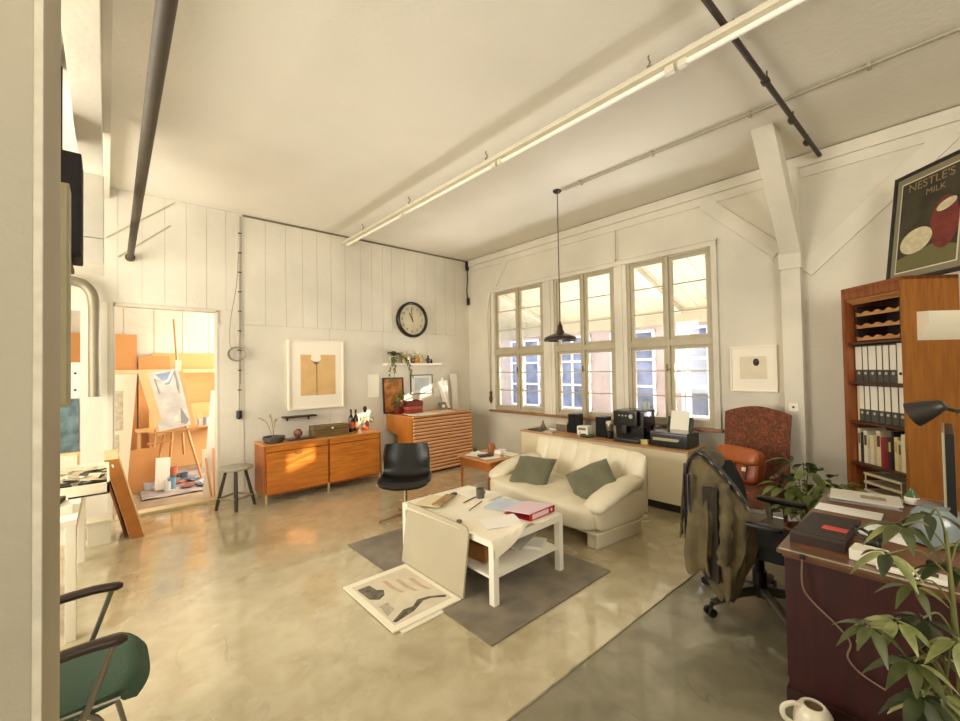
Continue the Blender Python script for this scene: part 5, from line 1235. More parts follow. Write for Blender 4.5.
for (x, y) in ((-.25, -.25), (-.25, .25), (.28, -.25), (.28, .25)):
    b = B(); b.tube([(x, y, .36), (x * 1.02, y, .18), (x * 1.05, y, 0)], [.026, .02, .016], n=10); P('leg', b, WAL, t)
t = T('leather_satchel', 'orange brown leather satchel leaning in the tapestry armchair', 'bag', (4.72, 1.37, .485), rz=-20)
ORL = M('orange_leather', (140, 60, 24), .4, var=.25, scale=6, bump=.2, bscale=25)
b = B(); b.ell((.0, 0, .16), (.16, .42, .34), e=.4, r=rotm(0, 14, 0), nu=28, nv=14); P('bag_body', b, ORL, t)
b = B(); b.ell((-.035, .0, .26), (.14, .44, .17), e=.45, r=rotm(0, 16, 0), nu=28, nv=12); P('flap', b, M('tan_leather', (166, 86, 36), .38, var=.2, scale=6), t)
b = B()
for yy in (-.10, .02): b.box((-.10, yy, .13), (.012, .03, .16), r=rotm(0, 16, 0), bev=.003)
PS('strap', b, M('dark_strap', (84, 44, 22), .5), t)
b = B()
for yy in (-.10, .02): b.box((-.112, yy, .15), (.008, .04, .04), r=rotm(0, 16, 0), bev=.002)
PS('buckle', b, M('pale_buckle', (226, 210, 170), .3, metal=.5), t)

# ---------------------------------------------------------------- office chair with jacket
t = T('office_chair', 'black five star swivel office chair at the desk', 'chair', (3.28, .865, 0))
BLF = M('black_fabric', (15, 15, 14), .85, bump=.2, bscale=120); BLP = M('office_plastic', (20, 19, 17), .4)
b = B(); b.cyl((0, 0, .10), (0, 0, .40), .03, n=16); b.cyl((0, 0, .09), (0, 0, .26), .042, n=16); b.b2(-.12, .12, -.12, .12, .385, .415, bev=.01); P('gas_lift', b, BLP, t)
for k in range(5):
    a = math.radians(148 + 72 * k); c, s = math.cos(a), math.sin(a)
    b = B(); b.tube([(0, 0, .13), (.16 * c, .16 * s, .125), (.36 * c, .36 * s, .085)], [.034, .03, .022], n=10); P('leg', b, M('base_grey', (88, 84, 72), .3, metal=.4), t)
    b = B(); b.cyl((.38 * c - s * .012, .38 * s + c * .012, .028), (.38 * c - s * .03, .38 * s + c * .03, .028), .028, n=16); b.cyl((.38 * c + s * .012, .38 * s - c * .012, .028), (.38 * c + s * .03, .38 * s - c * .03, .028), .028, n=16); b.cyl((.38 * c, .38 * s, .028), (.365 * c, .365 * s, .09), .012, n=8); b.cyl((.38 * c - s * .03, .38 * s + c * .03, .028), (.38 * c + s * .03, .38 * s - c * .03, .028), .008, n=8); P('caster', b, BLP, t)
b = B(); b.ell((0, -.03, .46), (.50, .48, .10), e=.4, nu=32, nv=12); P('seat', b, BLF, t)
def obk(u, v):
    x = (u - .5) * (.47 - .10 * v * v); z = .50 + .42 * v; return (x, .215 + .05 * v + .05 * math.sin(PI * v) * -1 + .04 * (2 * u - 1) ** 2 * -1 + .03, z)
b = B(); b.grid(obk, 18, 16, thick=-.06); P('backrest', b, BLF, t, sharp=60)
b = B(); b.tube([(0, .05, .40), (0, .27, .42), (0, .29, .60)], [.03, .028, .02], n=10); P('back_bar', b, BLP, t)
for s in (-1, 1):
    b = B(); b.tube(smooth_path([(s * .22, -.02, .42), (s * .30, .0, .47), (s * .315, .02, .60), (s * .315, .02, .645)], 5), .017, n=10); P('arm_post', b, M('arm_silver', (150, 144, 124), .35, metal=.6), t)
    b = B(); b.ell((s * .315, -.06, .66), (.075, .30, .038), e=.5, nu=24, nv=10); P('armrest', b, BLP, t)
b = B(); b.box((-.249, .02, .47), (.012, .10, .16), r=rotm(0, 0, 0), bev=.004); P('side_plate', b, M('mesh_panel_grey', (130, 124, 100), .6), t)
b = B(); b.tube([(-.16, .05, .40), (-.26, .08, .30)], .009, n=8); P('lever', b, BLP, t)
# jacket draped over the chair back
JK = M('khaki_canvas', (108, 94, 62), .9, bump=.4, bscale=60, var=.22, scale=5, rgb2=(76, 66, 42), sheen=.1)
t = T('khaki_jacket', 'khaki jacket with dark striped lining draped over the back of the office chair', 'jacket', (0, 0, 0))
JL = [(.15, 2.965, .965, .020, .028), (.20, 2.968, .975, .045, .065), (.30, 2.972, 1.0, .066, .115), (.40, 2.978, 1.02, .082, .165), (.54, 2.985, 1.02, .090, .185), (.68, 2.99, 1.01, .092, .195), (.78, 2.995, 1.025, .088, .182), (.87, 3.005, 1.06, .080, .15), (.95, 3.015, 1.10, .066, .112), (1.00, 3.02, 1.125, .052, .08), (1.025, 3.02, 1.13, .03, .045), (1.035, 3.02, 1.13, .004, .006)]
b = B(); rings = []; NJ = 56
for li in range(len(JL) * 3 - 2):
    i0, fr = divmod(li, 3); fr /= 3; A = JL[i0]; Z_ = JL[min(i0 + 1, len(JL) - 1)]; z, cx, cy, rx, ry = [a_ * (1 - fr) + c_ * fr for a_, c_ in zip(A, Z_)]
    ring = []
    for k in range(NJ):
        a = 2 * PI * k / NJ; w = max(0, min(1, (1.0 - z) / .5))
        f_ = 1 + w * (.20 * math.sin(a * 5 + 1.6 * math.sin(z * 5)) * (.4 + .6 * w) + .10 * math.sin(a * 12 + z * 7) + .05 * noise.noise(Vector((math.cos(a) * 2, math.sin(a) * 2, z * 5))))
        zz = z + (.030 * math.sin(a * 3 + .5) + .015 * math.sin(a * 7)) * max(0, (.45 - z) / .3)
        ring.append(b.bm.verts.new((cx + rx * f_ * math.cos(a), cy + ry * f_ * math.sin(a), zz)))
    rings.append(ring)
b.skin(rings); P('body', b, JK, t, sharp=80)
# shoulder part carried on over the top of the chair back
b = B(); b.tube([(2.99, 1.135, .955), (3.10, 1.135, .965), (3.22, 1.14, .955), (3.36, 1.145, .93), (3.46, 1.15, .88)], [.085, .09, .088, .08, .045], n=18, sx=.72, sy=1.0)
for v in b.bm.verts: v.co += Vector((0, 0, .012 * noise.noise(v.co * 9)))
P('yoke', b, JK, t, sharp=80)
def hang(u, v):
    return (3.02 + .40 * u, 1.235 + .02 * math.sin(u * 16 + v) + .03 * v, .95 - .52 * v + .03 * math.sin(u * 9) * v)
b = B(); b.grid(hang, 24, 16, thick=.012); P('back_panel', b, JK, t, sharp=80)
STR = None
m, nt, pb, L = nodes_of('striped_lining'); STR = m
tc = nt.nodes.new('ShaderNodeTexCoord'); wv = nt.nodes.new('ShaderNodeTexWave'); wv.inputs['Scale'].default_value = 14; wv.bands_direction = 'X'
mp = nt.nodes.new('ShaderNodeMapping'); mp.inputs['Rotation'].default_value = (0, 0, math.radians(-20))
L(tc.outputs['Object'], mp.inputs[0]); L(mp.outputs[0], wv.inputs['Vector']); rp = ramp(nt, [(.3, (24, 24, 32)), (.7, (52, 50, 60)), (.95, (120, 112, 100))]); L(wv.outputs['Fac'], rp.inputs['Fac']); L(rp.outputs['Color'], pb.inputs['Base Color']); pb.inputs['Roughness'].default_value = .9
cpts = smooth_path([(2.965, 1.215, .86), (2.975, 1.195, .97), (2.985, 1.135, 1.048), (2.985, 1.06, 1.0), (2.98, .98, .925), (2.97, .90, .835), (2.965, .835, .74)], 6)
def lin_(u, v):
    k = v * (len(cpts) - 1); i = min(int(k), len(cpts) - 2); p = cpts[i].lerp(cpts[i + 1], k - i); w = .075 + .05 * math.sin(PI * v)
    return (p.x - .03 + u * w, p.y + .03 * (u - .5), p.z + .006 + .018 * math.sin(u * PI) - .02 * u)
b = B(); b.grid(lin_, 10, 36, thick=.010); P('striped_lining', b, STR, t, sharp=80)
b = B(); slv = smooth_path([(2.945, .965, .88), (2.895, .935, .74), (2.872, .935, .58), (2.88, .955, .40)], 7); b.tube(slv, [.044 + .008 * math.sin(k * 1.5) for k in range(len(slv))], n=18, sx=.75)
for v in b.bm.verts: v.co += Vector((.010 * noise.noise(v.co * 14), .008 * noise.noise(v.co * 11), 0))
P('sleeve', b, JK, t, sharp=80)
def flap(u, v):
    return (2.902 - .030 * math.sin(PI * min(1, v * .75)) - .016 * math.sin(u * 7.5 + v * 2.5) * (.3 + v) + .055 * (1 - v) ** 3, 1.045 + .125 * u + .025 * (u - .3) * v + .008 * math.sin(v * 9), .97 - .68 * v - .05 * u * (1 - v) + .02 * math.sin(u * 6) * v)
b = B(); b.grid(flap, 26, 34, thick=.010); P('front_flap', b, JK, t, sharp=80)
b = B(); b.grid(lambda u, v: (2.890 + .012 * math.sin(u * PI) - .004 * math.sin(v * 8), .985 + .085 * u, .86 - .60 * v), 10, 24, thick=.006); P('fold_shade', b, M('fold_shade_cloth', (44, 36, 26), .9, bump=.2, bscale=40), t, 'dark strip put in as shade between the front panels', sharp=80)  # near-black sheet painted in for the deep shadow between the front panels
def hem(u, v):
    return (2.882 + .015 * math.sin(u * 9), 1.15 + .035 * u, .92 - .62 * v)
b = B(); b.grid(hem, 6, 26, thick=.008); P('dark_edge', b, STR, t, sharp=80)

# ---------------------------------------------------------------- plants
t = T('floor_plant', 'leafy green plant in a pot between desk and armchair', 'plant', (4.36, .80, 0))
b = B(); b.lathe([(.10, 0), (.12, .01), (.15, .24), (.155, .27), (.14, .27), (.13, .24), (.001, .235)], n=30); P('pot', b, M('terracotta', (140, 84, 56), .7), t)
b = B(); st = B(); rng = random.Random(14)
for k in range(26):
    a = rng.uniform(0, 2 * PI); r = rng.uniform(.10, .30); h = rng.uniform(.48, .86) - r * .3
    p = Vector((r * math.cos(a), r * math.sin(a), h)); st.tube(smooth_path([(.03 * math.cos(a), .03 * math.sin(a), .23), (r * .35 * math.cos(a), r * .35 * math.sin(a), h * .8), p], 4), .004, n=5)
    for q in range(4): leaf(b, p + Vector((rng.uniform(-.04, .04), rng.uniform(-.04, .04), rng.uniform(-.05, .03))), (math.cos(a) + rng.uniform(-.8, .8), math.sin(a) + rng.uniform(-.8, .8), rng.uniform(-.2, .5)), (0, 0, 1), rng.uniform(.11, .17), rng.uniform(.06, .085), droop=.5)
P('foliage', b, M('leaf_mid', (112, 126, 58), .4, var=.4, scale=6, rgb2=(72, 86, 38)), t); P('stem', st, M('leaf_mid', (92, 108, 48)), t)
# big palmate plant near the camera, in front of the desk
t = T('umbrella_plant', 'tall plant with big fingered leaves standing before the mahogany desk', 'plant', (2.14, -.02, 0))
b = B(); b.lathe([(.12, 0), (.13, .01), (.16, .25), (.165, .28), (.15, .28), (.14, .25), (.001, .245)], n=30); P('pot', b, M('terracotta', (140, 84, 56)), t)
stem = smooth_path([(0, 0, .24), (.02, .01, .55), (-.01, .02, .85), (.03, .03, 1.06)], 8)
b = B(); b.tube(stem, [.011 - .006 * k / len(stem) for k in range(len(stem))], n=10)
stem2 = smooth_path([(.02, -.02, .24), (-.06, .02, .45), (-.12, .04, .62)], 6); b.tube(stem2, [.013 - .006 * k / len(stem2) for k in range(len(stem2))], n=8)
clus = [((2.125, .115, 1.06), 8, .135), ((2.015, .145, .985), 7, .12), ((2.20, .045, 1.10), 7, .12), ((1.90, .185, .765), 7, .115), ((1.985, .125, .775), 8, .12), ((2.09, .07, .765), 8, .13), ((1.97, .09, .665), 8, .13), ((1.99, .035, .575), 9, .14), ((2.19, .01, .93), 8, .13), ((2.06, .09, .88), 6, .10), ((1.99, -.01, .77), 7, .12), ((1.90, .07, .60), 7, .12), ((2.05, .03, .66), 8, .13), ((2.24, -.04, 1.0), 7, .13), ((1.96, .05, .48), 8, .13), ((2.08, .0, .52), 8, .13)]
fl = [B(), B(), B()]; rng = random.Random(31); org = Vector((2.14, -.02, 0))
for ci, (c, n, ln) in enumerate(clus):
    c = Vector(c) - org
    src = min(stem + stem2, key=lambda p: (p - c).length + max(0, p.z - c.z + .05) * 2)
    b.tube(smooth_path([src, src.lerp(c, .5) + Vector((0, 0, .05)), c], 5), .0032, n=6)
    d0 = Vector((c.x - src.x, c.y - src.y, 0)); a0 = math.atan2(d0.y, d0.x) if d0.length > .01 else rng.uniform(0, 6)
    for k in range(n):
        a = a0 + (k - (n - 1) / 2) * (2 * PI * .86 / n) + rng.uniform(-.12, .12)
        l = ln * (1 - .28 * abs(k - (n - 1) / 2) / (n / 2)) * rng.uniform(.9, 1.1)
        leaf(fl[ci % 3 if rng.random() < .8 else (ci + 1) % 3], c + Vector((math.cos(a), math.sin(a), -.1)) * .012, (math.cos(a), math.sin(a), rng.uniform(-.55, .0)), (0, 0, 1), l * .92, l * .34, droop=.45, nseg=7, fold=.3)
P('stem', b, M('green_stem', (104, 104, 54), .6), t)
for k, (nm, c1, c2) in enumerate((('leaf_a', (82, 88, 46), (54, 62, 30)), ('leaf_b', (164, 164, 108), (104, 110, 58)), ('leaf_c', (58, 66, 34), (38, 46, 24)))):
    P('foliage', fl[k], M(nm, c1, .35, var=.4, scale=10, rgb2=c2), t, ('mid green leaves', 'pale yellow green leaves', 'dark green leaves')[k])
# white jug on the floor before the desk
t = T('watering_jug', 'white jug with a looped handle on the floor before the desk', 'jug', (2.335, .425, -.004), rz=128)
JW = M('white_enamel', (232, 224, 200), .35, coat=.2)
b = B(); b.lathe([(.066, 0), (.074, .006), (.076, .06), (.068, .105), (.050, .132), (.042, .137), (.034, .135), (.038, .125), (.058, .1), (.066, .06), (.062, .016), (.001, .012)], n=30); P('jug_body', b, JW, t)
b = B(); b.tube(smooth_path([(.045, 0, .122), (.08, 0, .136), (.122, 0, .115), (.118, 0, .07), (.072, 0, .04)], 6), .011, n=10, sx=.8); P('handle', b, JW, t)
b = B(); b.cyl((0, 0, .125), (0, 0, .1265), .035, n=20); P('dark_opening', b, M('jug_inside', (96, 78, 50), .6), t)
# ---------------------------------------------------------------- green armchair, bottom left
t = T('green_armchair', 'green upholstered tubular armchair with dark armrests beside the partition', 'chair', (-.10, 2.36, 0))
GRN = M('bottle_green_cloth', (50, 78, 58), .7, bump=.25, bscale=90, var=.12, scale=6)
TUB = M('dull_chrome_tube', (126, 120, 106), .35, metal=.6)
def seatf(u, v):
    a = 2 * v - 1; x = -.26 + .50 * u; y = a * .245 * (1 - .10 * max(0, u - .55) ** 2 * 4); fr = max(0, u - .86) / .14; e = abs(a) ** 4
    return (x - .05 * e * max(0, u - .6) / .4, y, .465 + .012 * u - .02 * e - .06 * fr ** 2)
b = B(); b.grid(seatf, 24, 20, thick=.055); P('seat', b, GRN, t, sharp=70)
b = B(); b.grid(lambda u, v: (-.30 - .12 * v - .03 * math.sin(PI * u), (u - .5) * .46, .52 + .34 * v), 16, 12, thick=.05); P('backrest', b, GRN, t, sharp=70)
for s in (-1, 1):
    b = B(); b.tube(smooth_path([(.16, s * .265, .655), (.05, s * .268, .667), (-.12, s * .268, .660), (-.30, s * .262, .650)], 4), [.010] + [.019] * 11 + [.015], n=12, sx=1.25); P('armrest', b, M('dark_armrest', (52, 36, 26), .4), t)
    b = B(); b.tube(smooth_path([(.12, s * .265, .645), (.05, s * .262, .44), (-.04, s * .26, .20), (-.13, s * .258, 0)], 5), .011, n=10); P('leg', b, TUB, t)
    b = B(); b.tube(smooth_path([(-.16, s * .22, .44), (.05, s * .225, .40), (.11, s * .23, .26), (.17, s * .235, 0)], 5), .011, n=10); P('leg', b, TUB, t)
    b = B(); b.tube([(-.28, s * .255, .64), (-.34, s * .235, .52), (-.42, s * .21, .84)], .010, n=8); P('back_tube', b, TUB, t)
b = B(); b.cyl((.04, -.262, .425), (.04, .262, .425), .010, n=8); b.cyl((-.16, -.22, .435), (-.16, .22, .435), .010, n=8); b.tube([(-.16, -.235, .44), (.14, -.235, .425)], .009, n=8); b.tube([(-.16, .235, .44), (.14, .235, .425)], .009, n=8); PS('seat_rail', b, TUB, t)

# ---------------------------------------------------------------- work table on the left with trays
WT = M('white_table_paint', (240, 234, 216), .45)
t = T('work_table', 'white painted work table behind the partition', 'table', (-.135, 3.66, 0))
b = B(); b.b2(-.85, .0, 0, 1.55, .715, .75, bev=.004); P('tabletop', b, WT, t)
for (x, y) in ((-.055, .0), (-.055, 1.47), (-.84, 0), (-.84, 1.47)):
    b = B(); b.b2(x, x + .05, y, y + .08, 0, .716, bev=.004); P('leg', b, WT, t)
b = B(); b.b2(-.79, -.055, .02, .05, .60, .715); b.b2(-.03, -.01, .08, 1.47, .62, .715); PS('apron', b, WT, t)
TB = .75
t = T('type_tray', 'shallow white tray of dark scraps standing on the left work table', 'tray', (-.14, 4.50, TB))
b = B(); b.b2(-.30, .16, -.22, .72, 0, .012); b.b2(-.30, .16, -.22, -.205, 0, .085); b.b2(-.30, .16, .705, .72, 0, .095); b.b2(.145, .16, -.22, .72, 0, .095); b.b2(-.30, -.285, -.22, .72, 0, .085); P('tray_body', b, M('tray_white', (226, 216, 192), .5), t)
b = B(); rng = random.Random(4)
for k in range(26):
    b.box((rng.uniform(-.25, .10), rng.uniform(-.15, .62), .03 + .05 * rng.random()), (rng.uniform(.05, .12), rng.uniform(.05, .16), .012), r=rotm(rng.uniform(-14, 14), rng.uniform(-14, 14), rng.uniform(0, 180)))
q = P('dark_scraps', b, M('scrap_dark', (72, 62, 44), .7, var=.5, scale=12, rgb2=(30, 26, 20)), t); q['kind'] = 'stuff'
b = B()
for k in range(14):
    b.box((rng.uniform(-.25, .10), rng.uniform(-.15, .62), .075 + .02 * rng.random()), (rng.uniform(.05, .12), rng.uniform(.05, .14), .008), r=rotm(rng.uniform(-12, 12), rng.uniform(-12, 12), rng.uniform(0, 180)))
q = P('pale_scraps', b, M('scrap_pale', (214, 202, 170), .7, var=.2, scale=9), t); q['kind'] = 'stuff'
b = B(); b.b2(-.20, .20, -.14, .14, 0, .05, bev=.003); O('paper_pile', b, M('pile_white', (238, 232, 216), .7), 'thick white paper pile at the front of the left work table', 'paper', (-.38, 3.95, TB), rz=8)
b = B(); b.b2(-.14, .14, -.10, .10, 0, .03, bev=.003); O('dark_folder', b, M('folder_dark', (60, 52, 44), .6), 'dark folder lying on the white paper pile of the work table', 'folder', (-.36, 3.97, TB + .052), rz=-10)
b = B(); b.b2(-.16, .16, -.12, .12, 0, .06, bev=.003); O('cream_case', b, M('case_cream', (230, 220, 194), .6), 'cream case behind the paper pile on the work table', 'case', (-.55, 4.75, TB), rz=4)
t = T('white_crate', 'white plastic crate on the floor behind the work table', 'crate', (-.05, 5.62, 0))
b = B(); b.b2(-.085, .085, -.12, .12, 0, .235, bev=.008); P('crate_body', b, M('crate_white', (214, 206, 182), .5), t)
b = B(); b.b2(-.092, .092, -.127, .127, .215, .24, bev=.004); P('rim', b, M('crate_white', (214, 206, 182)), t)
# leaning flat box beside the doorway
t = T('flat_cardboard_box', 'tall flat orange brown box leaning beside the doorway', 'box', (.235, 5.50, 0))
sh = -.24
def lean(b):
    for v in b.bm.verts: v.co.x += sh * v.co.z
    return b
b = B(); b.b2(-.055, .055, 0, .72, 0, .82, bev=.004); P('carton', lean(b), M('lit_carton', (226, 198, 146), .75, var=.08, scale=5), t)
b = B(); b.b2(-.053, .053, -.004, .002, .002, .818); P('shaded_end', lean(b), M('shaded_carton', (178, 112, 44), .75, var=.15, scale=9), t)  # end face coloured darker for its shade, long side paler as if lit
b = B(); b.b2(-.012, .002, -.008, -.002, .74, .77); P('white_tag', lean(b), SHEET, t)

b = B(); b.b2(-.01, .01, 0, .5, 0, .62, bev=.002); O('brown_board', lean(b), M('brown_hardboard', (120, 72, 36), .7, var=.15), 'dark brown board leaning behind the flat cardboard box', 'board', (.152, 5.62, .0))

# ---------------------------------------------------------------- high shelf with dark things, hanging cupboard, duct
t = T('high_cupboard', 'grey green cupboard hanging beside the partition', 'cupboard', (-.094, 2.0, 1.545))
b = B(); b.b2(-.5, 0, 0, .10, 0, .77, bev=.004); P('cupboard_body', b, M('grey_green_paint', (168, 160, 130), .6, var=.06), t)
b = B(); b.b2(-.49, -.005, -.012, .0, .01, .76, bev=.003); P('door', b, M('grey_green_paint', (168, 160, 130)), t)
t = T('hanging_cabinet', 'small white cabinet under the end of the bulkhead', 'cabinet', (-.013, 4.61, 2.555))
b = B(); b.b2(-.19, 0, 0, .5, 0, .745, bev=.003); P('cabinet_body', b, TIMBER, t)
b = B(); b.b2(-.188, -.003, -.014, 0, .222, .735, bev=.003); b.b2(-.188, -.003, -.014, .0, .008, .212, bev=.003); PS('door', b, TIMBER, t)
t = T('high_shelf', 'dark wooden rack high behind the partition', 'shelf', (-.135, 3.55, 2.36))
RK = M('rack_dark', (58, 42, 28), .7)
b = B(); b.b2(-.50, -.03, 0, .5, 0, .03); b.b2(-.50, -.08, 0, .5, .70, .73); P('board', b, RK, t)
b = B(); b.b2(-.49, -.45, .02, .465, .03, 1.434); b.b2(-.49, -.09, .47, .50, .03, 1.434); P('frame', b, RK, t)
b = B(); b.b2(-.09, .09, 0, .3, 0, .66, bev=.01); O('black_portfolio', b, M('black_cloth', (16, 13, 12), .85), 'black portfolio case standing on the lower board of the high rack', 'case', (-.205, 3.60, 2.392))
b = B(); b.b2(-.03, .03, 0, .25, 0, .40, bev=.004); O('hardboard_sheet', b, M('brown_hardboard', (120, 72, 36)), 'brown hardboard sheet standing on the upper board of the high rack', 'hardboard', (-.25, 3.58, 3.092))
b = B(); b.tube(smooth_path([(-.62, 6.16, 2.66), (-.28, 6.16, 2.66), (-.15, 6.16, 2.60), (-.10, 6.16, 2.42), (-.097, 6.16, 1.9), (-.094, 6.16, 1.42)], 8), .05, n=18); O('flexible_duct', b, M('duct_grey', (140, 132, 108), .45, metal=.3, var=.12, scale=4), 'thick pale bent duct coming down the wall left of the doorway', 'duct')

# ---------------------------------------------------------------- workroom behind the doorway
CARD = M('cardboard_sheet', (224, 172, 112), .8, var=.06, scale=3); CARD2 = M('cardboard_dark', (206, 148, 90), .8, var=.06, scale=3)
def cardsheet(lb, x0, x1, z0, z1, y, m=CARD, th=.02):
    b = B(); b.b2(0, x1 - x0, 0, th, 0, z1 - z0, bev=.002); O('cardboard_sheet', b, m, lb, 'cardboard', (x0, y, z0), group='cardboard along the workroom wall')
RAILZ = 1.70
b = B(); b.b2(-1.4, 3.3, 9.22, 9.30, RAILZ - .03, RAILZ + .035, bev=.004)
for xx in (-1.3, .1, 1.75, 3.2): b.b2(xx, xx + .06, 9.22, 9.30, 0, RAILZ - .02, bev=.004)
O('timber_rack', b, M('pale_pine', (228, 196, 148), .6), 'long pale timber rail holding the cardboard in the workroom', 'rack')
cardsheet('big orange brown cardboard sheet standing at the right of the workroom rack', .60, 2.6, .002, 2.03, 9.42)
cardsheet('tall orange cardboard sheet at the left side of the doorway view', -.75, .40, .002, 2.35, 9.40, CARD2)
cardsheet('smaller cardboard sheet between the two tall ones', .42, .86, .002, 1.98, 9.375, CARD2)
cardsheet('wide lower cardboard sheet in front of the big one in the workroom', .55, 1.95, .002, 1.12, 9.14, M('cardboard_pale', (226, 180, 122), .8))
# easel with painting
t = T('studio_easel', 'wooden studio easel holding the grey painting', 'easel', (.72, 7.95, 0))
EW = M('easel_beech', (206, 150, 96), .5)
b = B(); b.tube([(.22, .30, .35), (.08, .16, 2.52)], .02, n=4); P('mast', b, EW, t)
b = B(); b.box((.128, .17, 1.78), (.08, .07, .18), bev=.006); P('head_clamp', b, M('clamp_white', (232, 220, 196), .5), t)
for (p0, p1) in (((-.16, -.06, .86), (-.26, -.18, 0)), ((.20, -.06, .86), (.40, -.14, 0)), ((.10, .18, 1.4), (.05, .62, 0)), ((-.05, -.05, .82), (-.20, -.02, .0))):
    b = B(); b.tube([p0, p1], .021, n=4); P('leg', b, EW, t)
b = B(); b.box((.06, -.06, .79), (.62, .10, .03), r=rotm(0, -3, 0), bev=.003); b.box((-.12, -.09, .63), (.30, .03, .03), r=rotm(0, -3, 0)); P('ledge', b, EW, t)
rr = rotm(-8, -10, 0)
t = T('canvas_painting', 'grey abstract painting with a blue patch on the studio easel', 'painting', (.79, 7.86, .822))
PWD, PHT = .40, .90
def pl(b):
    for v in b.bm.verts: v.co = rr @ v.co
    return b
b = B(); b.b2(-.20, .20, 0, .025, 0, PHT, bev=.002)
P('canvas', pl(b), M('grey_painting', (236, 233, 228), .7, var=.22, scale=5, rgb2=(204, 202, 202)), t)
def pblob(nm, poly, m, off=-.001):
    b = B(); b.prism(poly, .001, Matrix(((1, 0, 0, 0), (0, 0, -1, off), (0, 1, 0, 0), (0, 0, 0, 1)))); P(nm, pl(b), m, t)
pblob('blue_patch', [(-.10, .86), (.14, .88), (.10, .76), (.05, .68), (.0, .68), (-.05, .76)], M('paint_blue', (170, 188, 232), .6, var=.2, scale=9))
pblob('dark_stroke', [(.12, .88), (.16, .89), (.17, .66), (.15, .5), (.13, .6), (.14, .74)], M('paint_slate', (160, 160, 164), .6))
pblob('dark_stroke', [(-.12, .80), (-.10, .80), (-.08, .56), (-.10, .56)], M('paint_slate', (132, 132, 138)))
pblob('dark_patch', [(.12, .30), (.19, .08), (.14, .03), (.08, .06)], M('paint_slate', (132, 132, 138)))
pblob('white_mark', [(.0, .18), (.07, .2), (.07, .11), (.01, .1)], M('paint_white', (238, 236, 228), .6))
pblob('white_stroke', [(-.12, .82), (-.09, .86), (-.02, .70), (.05, .72), (.16, .90), (.13, .91), (.04, .76), (-.02, .74)], M('paint_white', (238, 236, 228)), -.0022)
b = B(); b.b2(-.15, .15, 0, .03, 0, 1.0, bev=.003)
for v in b.bm.verts: v.co = rotm(-7, -10, 0) @ v.co
O('plywood_sheet', b, M('panel_birch', (226, 186, 130), .6, var=.08, scale=4), 'pale plywood sheet standing behind the grey painting', 'plywood', (.93, 7.97, .735))
b = B(); b.b2(-.055, .055, 0, .035, 0, 1.0, bev=.003)
for v in b.bm.verts: v.co = rotm(-6, -13, 0) @ v.co
O('plank', b, M('plank_birch', (236, 200, 146), .6, var=.08, scale=4), 'light wooden plank leaning left of the grey painting', 'plank', (.62, 7.86, .74))
t = T('painting_table', 'low pale work bench behind the easel', 'table', (.35, 8.62, 0))
b = B(); b.b2(0, 1.30, .12, .56, .70, .73, bev=.004); P('tabletop', b, M('bench_pine', (214, 170, 112), .6), t)
for (x, y) in ((.03, .15), (1.13, .15), (.03, .50), (1.13, .50)):
    b = B(); b.b2(x, x + .04, y, y + .04, 0, .70); P('leg', b, M('bench_pine', (214, 170, 112)), t)
TIN = M('tin_white', (226, 224, 220), .35)
for k, (x, y, r, h, c, lb) in enumerate(((1.235, 8.86, .043, .12, (206, 204, 210), 'grey tin right of the painting on the bench'), (1.335, 8.84, .048, .15, (180, 186, 196), 'blue grey tin with brushes on the bench'), (1.43, 8.90, .043, .11, (226, 210, 190), 'cream tin at the right of the bench'))):
    t = T('paint_tin', lb, 'tin', (x, y, .73)); b = B(); b.lathe([(r, 0), (r, h), (r * .9, h), (r * .9, .01), (.001, .01)], n=20); P('tin_body', b, M('tin_%d' % k, c, .35), t)
    b = B()
    for q in range(4 if k == 1 else 1): b.cyl((.01 * q - .015, 0, .01), (.03 * q - .045, .02, h + .09), .005, n=6)
    P('brush', b, EW, t)
t = T('white_canvas', 'small blank white canvas leaning on the workroom floor', 'canvas', (.60, 7.50, 0), rz=8)
b = B(); b.box((0, 0, .23), (.17, .02, .45), r=rotm(-14, 5, 0), bev=.003); P('canvas', b, M('canvas_white', (246, 242, 230), .6), t)
b = B(); b.box((0, .015, .23), (.15, .016, .43), r=rotm(-14, 5, 0)); P('stretcher', b, EW, t)
for k, (x, y, r, h, c, lb) in enumerate(((.70, 7.42, .05, .17, (120, 160, 186), 'blue paint can on the workroom floor'), (.64, 7.32, .04, .14, (222, 222, 220), 'white paint can in front of the blue one'), (.48, 7.62, .09, .12, (200, 206, 220), 'pale bucket beside the blank canvas'), (.90, 7.9, .05, .12, (96, 112, 128), 'dark blue can under the easel'), (.80, 8.3, .06, .16, (206, 120, 92), 'rust coloured can under the bench'))):
    t = T('paint_can', lb, 'can', (x, y, 0)); b = B(); b.lathe([(r * .9, 0), (r, h), (r * .92, h), (r * .86, .012), (.001, .01)], n=22); P('can_body', b, M('can_%d' % k, c, .4), t)
    b = B(); b.tube([(r * math.cos(PI * q / 10), 0, h + r * .7 * math.sin(PI * q / 10)) for q in range(11)], .003, n=5); P('handle', b, CHR, t)
